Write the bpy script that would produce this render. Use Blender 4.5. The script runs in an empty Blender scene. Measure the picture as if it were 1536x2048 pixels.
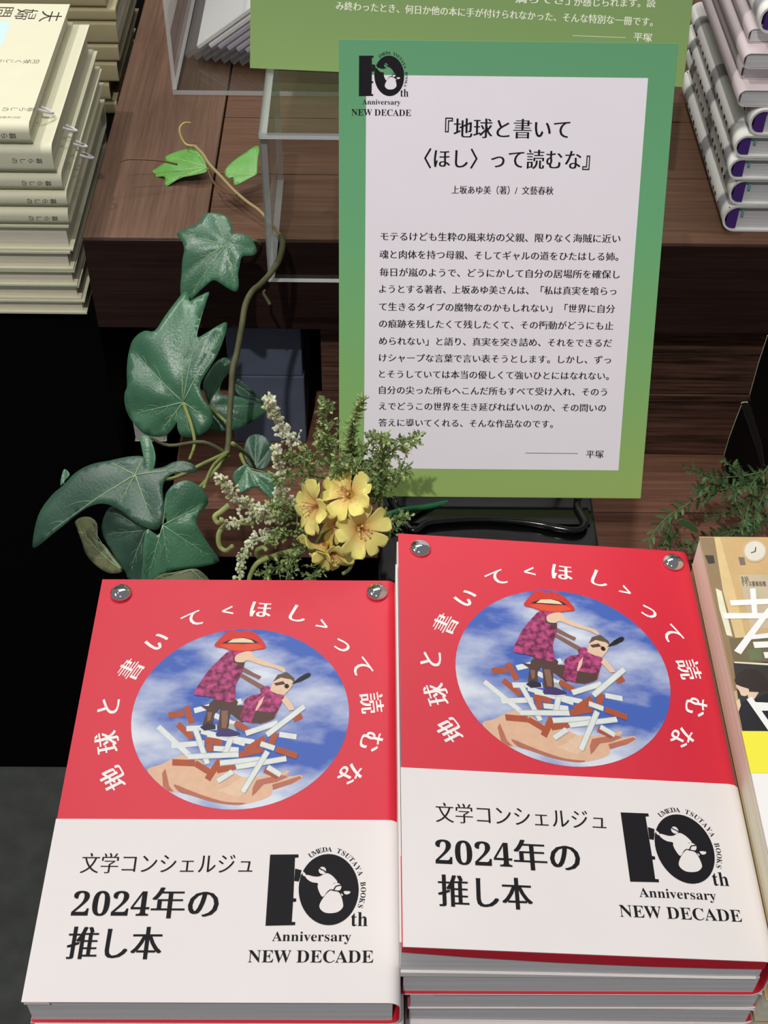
import bpy, bmesh, math, random
from math import sin, cos, pi, radians
from mathutils import Vector, Matrix, Euler, geometry, noise
U = 0.001                                   # everything below is written in millimetres
LEVEL = 750                                 # the shop floor lies 750 mm under the covers of the red books
S = bpy.context.scene
COL = S.collection
random.seed(7)

# ------------------------------------------------------------------ camera, world, lights, exposure
cd = bpy.data.cameras.new('camera'); cam = bpy.data.objects.new('camera', cd); COL.objects.link(cam)
cam.location = (52.7953*U, -284.19035*U, (443.0006+LEVEL)*U)
cam.rotation_euler = (radians(43.41546), radians(-0.719596), radians(-0.031293))
cd.sensor_fit = 'HORIZONTAL'; cd.sensor_width = 36.0; cd.lens = 36.0*2669.197/1536
cd.clip_start = 0.02; cd.clip_end = 50
S.camera = cam
w = bpy.data.worlds.new('shop_ambient'); S.world = w; w.use_nodes = True
w.node_tree.nodes['Background'].inputs[0].default_value = (0.93, 0.95, 1.0, 1)
w.node_tree.nodes['Background'].inputs[1].default_value = 0.2
def lamp(name, kind, loc, target, power, color=(1, 1, 1), **k):
    d = bpy.data.lights.new(name, kind); d.energy = power; d.color = color
    for a, b in k.items(): setattr(d, a, b)
    o = bpy.data.objects.new(name, d); COL.objects.link(o)
    o.location = (Vector(loc)+Vector((0, 0, LEVEL)))*U
    o.rotation_euler = (Vector(target)-Vector(loc)).to_track_quat('-Z', 'Y').to_euler()
    return o
lamp('track_spot', 'SPOT', (-150, -750, 1730), (90, 200, -60), 76, (1.0, .97, .935), shadow_soft_size=.02, spot_size=radians(70), spot_blend=.3)
lamp('track_spot', 'SPOT', (-750, 500, 1900), (190, 590, -90), 58, (1.0, .97, .92), shadow_soft_size=.025, spot_size=radians(32), spot_blend=.5)
lamp('ceiling_or_fill', 'AREA', (-350, 1500, 2300), (60, 200, 0), 18, (1.0, .98, .95), size=1.0, shape='RECTANGLE', size_y=.55)
lamp('ceiling_or_fill', 'AREA', (450, 1900, 2300), (100, 200, 0), 10, (1.0, .98, .95), size=.6, shape='RECTANGLE', size_y=.3)
lamp('ceiling_or_fill', 'AREA', (-1400, 0, 1700), (100, 200, 0), 9, (1.0, .98, .95), size=.6, shape='RECTANGLE', size_y=.3)  # added fill from the left to brighten left-facing sides, not a known panel
S.view_settings.view_transform = 'Standard'; S.view_settings.look = 'None'
S.view_settings.gamma = 1; S.view_settings.use_curve_mapping = False
S.view_settings.exposure = -0.1
S.cycles.transparent_max_bounces = 64

# ------------------------------------------------------------------ materials
def lin(c):
    return tuple((x/255/12.92 if x/255 <= .04045 else ((x/255+.055)/1.055)**2.4) for x in c)+(1,)
MATS = {}
def mat(name, c, rough=.6, spec=.3, var=0, scale=60, bump=0, bscale=400, metal=0, stretch=(1, 1, 1), c2=None, coat=0, pos=(.35, .65), detail=5):
    m = bpy.data.materials.new(name); m.use_nodes = True; nt = m.node_tree; b = nt.nodes['Principled BSDF']
    b.inputs['Base Color'].default_value = lin(c); b.inputs['Roughness'].default_value = rough
    b.inputs['Specular IOR Level'].default_value = spec; b.inputs['Metallic'].default_value = metal
    b.inputs['Coat Weight'].default_value = coat
    if var or c2 or bump:
        tc = nt.nodes.new('ShaderNodeTexCoord'); mp = nt.nodes.new('ShaderNodeMapping')
        nt.links.new(tc.outputs['Object'], mp.inputs[0]); mp.inputs['Scale'].default_value = stretch
        if var or c2:
            n = nt.nodes.new('ShaderNodeTexNoise'); n.inputs['Scale'].default_value = scale; n.inputs['Detail'].default_value = detail
            nt.links.new(mp.outputs[0], n.inputs['Vector'])
            r = nt.nodes.new('ShaderNodeValToRGB'); a = lin(c)
            d = lin(c2) if c2 else tuple(x*(1-var) for x in a[:3])+(1,)
            r.color_ramp.elements[0].position = pos[0]; r.color_ramp.elements[1].position = pos[1]
            r.color_ramp.elements[0].color = d; r.color_ramp.elements[1].color = a
            nt.links.new(n.outputs['Fac'], r.inputs[0]); nt.links.new(r.outputs[0], b.inputs['Base Color'])
        if bump:
            n2 = nt.nodes.new('ShaderNodeTexNoise'); n2.inputs['Scale'].default_value = bscale; n2.inputs['Detail'].default_value = 3
            nt.links.new(mp.outputs[0], n2.inputs['Vector'])
            bp = nt.nodes.new('ShaderNodeBump'); bp.inputs['Strength'].default_value = bump; bp.inputs['Distance'].default_value = .0006
            nt.links.new(n2.outputs['Fac'], bp.inputs['Height']); nt.links.new(bp.outputs[0], b.inputs['Normal'])
    MATS[name] = m; return m
def wood(name, ca, cb, axis, bump=.5, rough=.55, spec=.25, contrast=(.3, .7)):
    m = bpy.data.materials.new(name); m.use_nodes = True; nt = m.node_tree; b = nt.nodes['Principled BSDF']
    tc = nt.nodes.new('ShaderNodeTexCoord'); oi = nt.nodes.new('ShaderNodeObjectInfo')
    ad = nt.nodes.new('ShaderNodeVectorMath'); ad.operation = 'ADD'
    nt.links.new(tc.outputs['Object'], ad.inputs[0])
    ml = nt.nodes.new('ShaderNodeVectorMath'); ml.operation = 'SCALE'; ml.inputs[0].default_value = (3, 5, 7)
    nt.links.new(oi.outputs['Random'], ml.inputs['Scale']); nt.links.new(ml.outputs[0], ad.inputs[1])
    def grain(s, along):
        mp = nt.nodes.new('ShaderNodeMapping'); v = [s, s, s]; v[axis] = along
        mp.inputs['Scale'].default_value = v; nt.links.new(ad.outputs[0], mp.inputs[0])
        n = nt.nodes.new('ShaderNodeTexNoise'); n.inputs['Scale'].default_value = 1; n.inputs['Detail'].default_value = 4
        n.inputs['Roughness'].default_value = .6; nt.links.new(mp.outputs[0], n.inputs['Vector']); return n
    n1 = grain(420, 14); n2 = grain(90, 6); n3 = grain(14, 8)
    a1 = nt.nodes.new('ShaderNodeMath'); a1.operation = 'MULTIPLY_ADD'; a1.inputs[1].default_value = .5
    nt.links.new(n1.outputs['Fac'], a1.inputs[0])
    a2 = nt.nodes.new('ShaderNodeMath'); a2.operation = 'MULTIPLY'; a2.inputs[1].default_value = .3
    nt.links.new(n2.outputs['Fac'], a2.inputs[0]); nt.links.new(a2.outputs[0], a1.inputs[2])
    a3 = nt.nodes.new('ShaderNodeMath'); a3.operation = 'MULTIPLY_ADD'; a3.inputs[1].default_value = .25
    nt.links.new(n3.outputs['Fac'], a3.inputs[0]); nt.links.new(a1.outputs[0], a3.inputs[2])
    r = nt.nodes.new('ShaderNodeValToRGB'); r.color_ramp.elements[0].position = contrast[0]+.03; r.color_ramp.elements[1].position = contrast[1]
    r.color_ramp.elements[0].color = lin(ca); r.color_ramp.elements[1].color = lin(cb)
    nt.links.new(a3.outputs[0], r.inputs[0]); nt.links.new(r.outputs[0], b.inputs['Base Color'])
    b.inputs['Roughness'].default_value = rough; b.inputs['Specular IOR Level'].default_value = spec
    bp = nt.nodes.new('ShaderNodeBump'); bp.inputs['Strength'].default_value = bump; bp.inputs['Distance'].default_value = .001
    nt.links.new(a1.outputs[0], bp.inputs['Height']); nt.links.new(bp.outputs[0], b.inputs['Normal'])
    MATS[name] = m; return m
def clear(name, tint, gloss=.1, rough=.03, haze=0):
    m = bpy.data.materials.new(name); m.use_nodes = True; nt = m.node_tree; nt.nodes.clear()
    out = nt.nodes.new('ShaderNodeOutputMaterial'); t = nt.nodes.new('ShaderNodeBsdfTransparent'); t.inputs[0].default_value = tint+(1,)
    g = nt.nodes.new('ShaderNodeBsdfGlossy'); g.inputs['Roughness'].default_value = rough
    f = nt.nodes.new('ShaderNodeLayerWeight'); f.inputs[0].default_value = .5
    pw = nt.nodes.new('ShaderNodeMath'); pw.operation = 'POWER'; pw.inputs[1].default_value = 4; nt.links.new(f.outputs['Facing'], pw.inputs[0])
    ma = nt.nodes.new('ShaderNodeMath'); ma.operation = 'MULTIPLY_ADD'; ma.inputs[1].default_value = .6; ma.inputs[2].default_value = .03+gloss; ma.use_clamp = True
    nt.links.new(pw.outputs[0], ma.inputs[0])
    mx = nt.nodes.new('ShaderNodeMixShader'); nt.links.new(ma.outputs[0], mx.inputs[0]); nt.links.new(t.outputs[0], mx.inputs[1]); nt.links.new(g.outputs[0], mx.inputs[2])
    sh = mx
    if haze:
        d = nt.nodes.new('ShaderNodeBsdfDiffuse'); d.inputs[0].default_value = (.8, .8, .82, 1)
        m2 = nt.nodes.new('ShaderNodeMixShader'); m2.inputs[0].default_value = haze
        nt.links.new(mx.outputs[0], m2.inputs[1]); nt.links.new(d.outputs[0], m2.inputs[2]); sh = m2
    nt.links.new(sh.outputs[0], out.inputs[0]); MATS[name] = m; return m
def gradient(name, stops, length, axis='Y', rough=.6, spec=.25):
    m = bpy.data.materials.new(name); m.use_nodes = True; nt = m.node_tree; b = nt.nodes['Principled BSDF']
    tc = nt.nodes.new('ShaderNodeTexCoord'); sx = nt.nodes.new('ShaderNodeSeparateXYZ'); nt.links.new(tc.outputs['Object'], sx.inputs[0])
    mu = nt.nodes.new('ShaderNodeMath'); mu.operation = 'DIVIDE'; mu.inputs[1].default_value = length*U; nt.links.new(sx.outputs[axis], mu.inputs[0])
    r = nt.nodes.new('ShaderNodeValToRGB')
    while len(r.color_ramp.elements) < len(stops): r.color_ramp.elements.new(.5)
    for e, (p, c) in zip(r.color_ramp.elements, stops): e.position = p; e.color = lin(c)
    nt.links.new(mu.outputs[0], r.inputs[0]); nt.links.new(r.outputs[0], b.inputs['Base Color'])
    b.inputs['Roughness'].default_value = rough; b.inputs['Specular IOR Level'].default_value = spec
    MATS[name] = m; return m
def leafmat(name, c, c2, rough, vc=None):
    m = mat(name, c, rough, .7, c2=c2, scale=25, bump=.35, bscale=700)
    b = m.node_tree.nodes['Principled BSDF']; return m

mat('wall', (180, 176, 170), .8, .1)
mat('floor', (92, 95, 92), .8, .2, var=.25, scale=40)
mat('black_matte', (9, 9, 10), .9, .05)
mat('black_satin', (10, 10, 11), .45, .2); mat('black_satin2', (34, 38, 38), .5, .3)
mat('black_gloss', (9, 10, 10), .12, .5)
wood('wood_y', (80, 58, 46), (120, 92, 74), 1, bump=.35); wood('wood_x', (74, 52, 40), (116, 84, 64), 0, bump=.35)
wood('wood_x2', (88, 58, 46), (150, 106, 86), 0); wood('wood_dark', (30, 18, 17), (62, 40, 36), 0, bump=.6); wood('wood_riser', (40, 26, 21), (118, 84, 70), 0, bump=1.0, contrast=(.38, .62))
mat('slate', (104, 114, 134), .6, .2, var=.1)
mat('red', (216, 42, 62), .42, .35, var=.05, scale=8); mat('band', (234, 228, 226), .6, .2, var=.03, scale=20)
mat('pages_white', (226, 224, 224), .8, .1, c2=(200, 199, 202), scale=30, stretch=(.3, .3, 90)); mat('pages_cream', (246, 240, 220), .8, .1, c2=(222, 214, 192), scale=30, stretch=(.3, .3, 90))
mat('ink', (22, 20, 24), .6, .2); mat('ink_white', (245, 243, 240), .6, .2); mat('ink_cream', (246, 248, 226), .6, .2); mat('ink_brown', (62, 56, 50), .7, .1)
mat('art_sky', (216, 222, 232), .45, .3, c2=(66, 98, 182), scale=22, stretch=(.8, 1.5, 1), pos=(.44, .62), detail=7)
for n_, c_ in dict(skin=(226, 184, 152), skin2=(186, 112, 92), skin3=(232, 198, 168), rust=(176, 84, 52), paper=(226, 230, 226), paper2=(170, 180, 178), brown=(84, 58, 52), brown2=(138, 98, 82), purple=(66, 50, 110), purple2=(40, 36, 60), hair=(96, 82, 66), black=(20, 20, 26), lips=(214, 52, 44), lips2=(228, 84, 52), teeth=(232, 216, 178)).items(): mat('a_'+n_, c_, .45, .3, var=.08, scale=250)
mat('a_dress', (196, 74, 132), .45, .3, c2=(92, 22, 60), scale=420)
gradient('green1', [(0, (158, 184, 104)), (.3, (130, 182, 112)), (.62, (108, 176, 124)), (1, (100, 162, 118))], 210)
gradient('green2', [(0, (142, 172, 104)), (.2, (130, 160, 102)), (1, (118, 164, 116))], 300)
mat('sign_white', (242, 237, 244), .6, .2, var=.015, scale=30)
clear('acrylic', (.93, .94, .93), .02, .02); clear('acrylic_edge', (.8, .82, .8), .12, .25, haze=.62); clear('sleeve', (.95, .95, .96), .06, .08, haze=.06)  # acrylic_edge: whitish haze paints in the light that gathers at the cut edges
mat('lilac', (190, 184, 196), .6, .3, var=.1, scale=40); mat('white_paper', (240, 240, 236), .6, .2)
mat('cream', (228, 226, 198), .6, .2, var=.02); mat('khaki', (176, 166, 132), .6, .2, var=.08); mat('pale_blue', (206, 232, 240), .6, .2)
mat('jacket', (246, 246, 240), .4, .3, c2=(158, 158, 158), scale=15, stretch=(.5, 1.6, .5), pos=(.41, .44), detail=1); mat('purple_band', (84, 52, 128), .7, .1); mat('teal', (110, 180, 176), .5, .3); mat('pink', (216, 202, 204), .5, .3, var=.03)
mat('photo_tan', (206, 176, 122), .3, .4, var=.1, scale=30); mat('white', (248, 246, 244), .4, .3); mat('yellow', (250, 242, 70), .4, .3)
for n_, c_ in dict(m_tan=(212, 176, 120), m_brown=(150, 124, 88), m_light=(226, 198, 140), m_pale=(238, 236, 206), m_olive=(120, 106, 72), m_green=(112, 124, 84), m_paper=(204, 188, 158), m_dark=(52, 46, 42), m_grey=(120, 112, 100), m_hair=(46, 32, 24), m_skin=(236, 206, 178), m_navy=(24, 24, 30), m_clock=(206, 190, 160), m_face=(228, 222, 206)).items(): mat(n_, c_, .3, .4, var=.08, scale=120)
mat('chrome', (232, 232, 230), .05, .5, metal=1)
mat('card_edge', (215, 205, 180), .6, .2)
leafmat('ivy', (74, 124, 92), (54, 98, 72), .33); leafmat('ivy_dark', (54, 90, 70), (38, 68, 54), .42); leafmat('ivy_back', (96, 98, 62), (64, 72, 44), .7); leafmat('vine', (112, 176, 84), (88, 152, 62), .45)
mat('vein_dark', (142, 172, 134), .5, .3); mat('vein_light', (176, 214, 126), .5, .3)
mat('stem_dark', (92, 92, 62), .6, .3, var=.3, scale=120); mat('stem_green', (136, 146, 84), .5, .3, var=.2, scale=100); mat('stem_tan', (158, 140, 98), .6, .2); mat('stem_brown', (110, 84, 60), .6, .2); mat('stem_yellow', (190, 182, 110), .6, .2); mat('stem_deep', (34, 98, 62), .4, .4)
mat('petal_base', (206, 176, 70), .6, .2); mat('stamen', (224, 170, 120), .6, .2); mat('anther', (240, 228, 150), .6, .2)
m = mat('petal', (240, 220, 90), .5, .25); nt = m.node_tree; a = nt.nodes.new('ShaderNodeAttribute'); a.attribute_name = 'Col'; nt.links.new(a.outputs['Color'], nt.nodes['Principled BSDF'].inputs['Base Color'])
mat('sprig_white', (206, 212, 176), .6, .2, var=.1); mat('sprig_bud', (222, 224, 198), .6, .2, c2=(176, 186, 136), scale=90); mat('sprig_olive', (158, 168, 104), .6, .2, var=.2, scale=90); mat('sprig_green', (118, 142, 88), .6, .2, var=.2, scale=100); mat('sprig_lime', (170, 186, 122), .6, .2)
mat('fern', (76, 106, 64), .55, .3, var=.25, scale=90); mat('fern_light', (104, 136, 86), .5, .3); mat('fern_stem', (104, 124, 74), .5, .3)


# ------------------------------------------------------------------ mesh helpers
def obj(name, verts, faces, mats, parent=None, loc=(0, 0, 0), rot=(0, 0, 0), smooth=False, mi=None, cols=None, solid=0):
    me = bpy.data.meshes.new(name); me.from_pydata([(v[0]*U, v[1]*U, v[2]*U) for v in verts], [], faces)
    if isinstance(mats, str): mats = [mats]
    for m in mats: me.materials.append(MATS[m])
    if mi: me.polygons.foreach_set('material_index', mi)
    if smooth: me.polygons.foreach_set('use_smooth', [True]*len(me.polygons))
    if smooth == 'edges': me.set_sharp_from_angle(angle=radians(38))
    if cols:
        a = me.color_attributes.new('Col', 'FLOAT_COLOR', 'POINT')
        for i, c in enumerate(cols): a.data[i].color = c
    me.update()
    o = bpy.data.objects.new(name, me); COL.objects.link(o)
    if parent: o.parent = parent
    o.location = (Vector(loc)+Vector((0, 0, 0 if parent else LEVEL)))*U; o.rotation_euler = rot
    if solid:
        s = o.modifiers.new('thickness', 'SOLIDIFY'); s.thickness = solid*U; s.offset = 0
    return o
def tag(o, label=None, cat=None, group=None, kind=None):
    for k, v in (('label', label), ('category', cat), ('group', group), ('kind', kind)):
        if v: o[k] = v
    return o
def thing(name, label, cat, loc=(0, 0, 0), rot=(0, 0, 0), group=None):
    o = bpy.data.objects.new(name, None); COL.objects.link(o); o.empty_display_size = .01
    o.location = (Vector(loc)+Vector((0, 0, LEVEL)))*U; o.rotation_euler = rot
    return tag(o, label, cat, group)
def copy_tree(o, parent=None):
    c = o.copy(); COL.objects.link(c)
    if parent: c.parent = parent
    for ch in list(o.children): copy_tree(ch, c)
    return c
class MB:
    def __init__(s): s.v = []; s.f = []; s.m = []
    def add(s, v, f, m=0):
        n = len(s.v); s.v += [tuple(x) for x in v]; s.f += [tuple(i+n for i in q) for q in f]; s.m += [m]*len(f); return s
    def build(s, name, mats, parent=None, **k): return obj(name, s.v, s.f, mats, parent, mi=s.m if any(s.m) else None, **k)
def boxd(x0, x1, y0, y1, z0, z1, bev=0):
    bm = bmesh.new(); bmesh.ops.create_cube(bm, size=1)
    for v in bm.verts: v.co = Vector(((x0+x1)/2+v.co.x*(x1-x0), (y0+y1)/2+v.co.y*(y1-y0), (z0+z1)/2+v.co.z*(z1-z0)))
    if bev: bmesh.ops.bevel(bm, geom=bm.edges[:], offset=bev, segments=2, affect='EDGES', profile=.5)
    bm.verts.ensure_lookup_table(); r = ([v.co[:] for v in bm.verts], [[v.index for v in f.verts] for f in bm.faces])
    for i, v in enumerate(bm.verts): v.index = i
    r = ([v.co[:] for v in bm.verts], [[v.index for v in f.verts] for f in bm.faces]); bm.free(); return r
def box(name, x0, x1, y0, y1, z0, z1, m, parent=None, bev=.6, **k):
    v, f = boxd(x0, x1, y0, y1, z0, z1, bev); return obj(name, v, f, m, parent, **k)
def cr(pts, n=4, closed=False):
    """Catmull-Rom through the points"""
    P = [Vector(p) for p in pts]; out = []; N = len(P)
    for i in range(N if closed else N-1):
        g = (lambda j: P[j % N]) if closed else (lambda j: P[max(0, min(N-1, j))])
        a, b, c, d = g(i-1), g(i), g(i+1), g(i+2)
        for k in range(n):
            t = k/n; out.append(.5*((2*b)+(c-a)*t+(2*a-5*b+4*c-d)*t*t+(3*b-a-3*c+d)*t**3))
    if not closed: out.append(P[-1])
    return out
def tube(pts, r0, r1=None, n=6, cap=True):
    if r1 is None: r1 = r0
    P = [Vector(p) for p in pts]; v = []; f = []; N = len(P); ref = Vector((.3, .2, .93))
    for i, p in enumerate(P):
        d = (P[min(i+1, N-1)]-P[max(i-1, 0)]).normalized(); a = d.cross(ref)
        if a.length < .05: a = d.cross(Vector((1, 0, 0)))
        a.normalize(); b = d.cross(a); r = r0+(r1-r0)*i/max(1, N-1)
        for k in range(n): v.append(p+a*r*cos(2*pi*k/n)+b*r*sin(2*pi*k/n))
    for i in range(N-1):
        for k in range(n): f.append((i*n+k, i*n+(k+1) % n, (i+1)*n+(k+1) % n, (i+1)*n+k))
    if cap: f += [tuple(range(n-1, -1, -1)), tuple(range((N-1)*n, N*n))]
    return v, f
def basis(n, up=(0, 0, 1)):
    n = Vector(n).normalized(); u = Vector(up).cross(n).normalized(); v = n.cross(u); return u, v, n
def blob(c, r, axis=(0, 0, 1), l=1.6, k=5):
    u, v, n = basis(axis, (.13, .3, .94)); c = Vector(c); V = [c-n*r*l]; F = []
    rings = ((-.5, .85), (.35, .95))
    for h, q in rings:
        for j in range(k): a = 2*pi*j/k; V.append(c+n*r*l*h+(u*cos(a)+v*sin(a))*r*q)
    V.append(c+n*r*l)
    for j in range(k):
        F.append((0, 1+(j+1) % k, 1+j)); F.append((1+j, 1+(j+1) % k, 1+k+(j+1) % k, 1+k+j)); F.append((1+k+j, 1+k+(j+1) % k, 1+2*k))
    return V, F
# flat print ---------------------------------------------------------------
_cache = {}
def glyphs(body, offset=0.0):
    k = (body, offset)
    if k in _cache: return _cache[k]
    c = bpy.data.curves.new('t', 'FONT'); c.body = body; c.resolution_u = 3; c.offset = offset
    o = bpy.data.objects.new('t', c); COL.objects.link(o)
    me = bpy.data.meshes.new_from_object(o.evaluated_get(bpy.context.evaluated_depsgraph_get()))
    r = ([(v.co.x, v.co.y) for v in me.vertices], [tuple(p.vertices) for p in me.polygons])
    bpy.data.objects.remove(o); bpy.data.curves.remove(c); bpy.data.meshes.remove(me); _cache[k] = r; return r
BOLD = {}
for i in range(26): BOLD[chr(65+i)] = chr(0x1D400+i); BOLD[chr(97+i)] = chr(0x1D41A+i)
for i in range(10): BOLD[chr(48+i)] = chr(0x1D7CE+i)
THIN = '『』「」〈〉（）()/、。'
def text(body, style='mincho', wt=.02, off=-.013):
    """2D glyph mesh in em units: mincho = thin horizontals, thicker verticals"""
    if style == 'sans': return glyphs(body, 0)
    if style == 'serif': return glyphs(''.join(BOLD.get(ch, ch) for ch in body), -.002)
    V = []; F = []; x = 0
    for ch in body:
        adv = .34 if ch == ' ' else 1
        if ch in '0123456789': adv = .56
        if ch == '/': adv = .5
        if ch != ' ':
            g = glyphs(BOLD.get(ch, ch), (.012 if ch in THIN else 0) if ch in THIN or ch in BOLD else off)
            for d in ((0,) if ch in THIN or ch in BOLD else (-wt, 0, wt)):
                n = len(V); V += [(x+p+d, y, .02+d*.6) for p, y in g[0]]; F += [tuple(i+n for i in q) for q in g[1]]
        x += adv
    return V, F
def place(mb, g, x0, x1, yb, h, z, m=0, rot=0, ctr=None, vfit=None, slope=0):
    """fit glyphs between x0 and x1; em height h with baseline yb, or exact vertical box vfit=(y0,y1)"""
    V, F = g; a = min(p[0] for p in V); b = max(p[0] for p in V)
    sx = (x1-x0)/(b-a)
    if vfit: c = min(p[1] for p in V); d = max(p[1] for p in V); sy = (vfit[1]-vfit[0])/(d-c); yb = vfit[0]-c*sy
    else: sy = h
    mb.add([(x0+(p[0]-a)*sx, yb+p[1]*sy+slope*(p[0]-a)*sx, z+(p[2] if len(p) > 2 else 0)) for p in V], F, m)
def place_c(mb, g, cx, cy, s, z, rot=0, m=0, sx=1):
    V, F = g; a = (min(p[0] for p in V)+max(p[0] for p in V))/2
    mb.add([(cx+((x-a)*sx*cos(rot)-(y-.36)*sin(rot))*s, cy+((x-a)*sx*sin(rot)+(y-.36)*cos(rot))*s, z+(e[0] if e else 0)) for x, y, *e in V], F, m)
def pip(x, y, poly):
    c = False; n = len(poly)
    for i in range(n):
        x1, y1 = poly[i]; x2, y2 = poly[i-1]
        if (y1 > y) != (y2 > y) and x < (x2-x1)*(y-y1)/(y2-y1)+x1: c = not c
    return c
def fill2d(polys):
    """fill the first outline, leaving every other outline open"""
    P = []; E = []
    for p in polys:
        n = len(P); P += [Vector(q) for q in p]; E += [(n+i, n+(i+1) % len(p)) for i in range(len(p))]
    vc, ed, fc, *_ = geometry.delaunay_2d_cdt(P, E, [], 0, 1e-6); F = []
    for q in fc:
        x = sum(vc[i].x for i in q)/len(q); y = sum(vc[i].y for i in q)/len(q)
        if pip(x, y, polys[0]) and not any(pip(x, y, h) for h in polys[1:]): F.append(tuple(q))
    return [(v.x, v.y) for v in vc], F
def wrap(w, t, y0, y1, r, th, gap=0, steps=5, lift=0):
    """paper folded round a book: open on the left (-x), rounded spine on the right (+x); top at z=0, bottom at -t"""
    def prof(e):
        q = [(-w/2-gap, e)]; rr = r+e
        q += [(w/2-r-(w-2*r)*(1-k/3)*.0, e) for k in ()]
        for k in range(steps+1): a = pi/2-pi/2*k/steps; q.append((w/2-r+rr*cos(a), -r+rr*sin(a)))
        for k in range(steps+1): a = -pi/2*k/steps; q.append((w/2-r+rr*cos(a), -t+r+rr*sin(a)))
        q.append((-w/2-gap, -t-e)); return q
    A = prof(th); B = prof(0); n = len(A); V = []; F = []
    for y in (y0, y1): V += [(x, y, z) for x, z in A]+[(x, y, z) for x, z in B]
    for i in range(n-1):
        F += [(i+1, i, 2*n+i, 2*n+i+1), (n+i, n+i+1, 3*n+i+1, 3*n+i), (i, i+1, n+i+1, n+i), (2*n+i+1, 2*n+i, 3*n+i, 3*n+i+1)]
    F += [(0, n, 3*n, 2*n), (n-1, 3*n-1, 4*n-1, 2*n-1)]
    return V, F
D = {}
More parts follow.
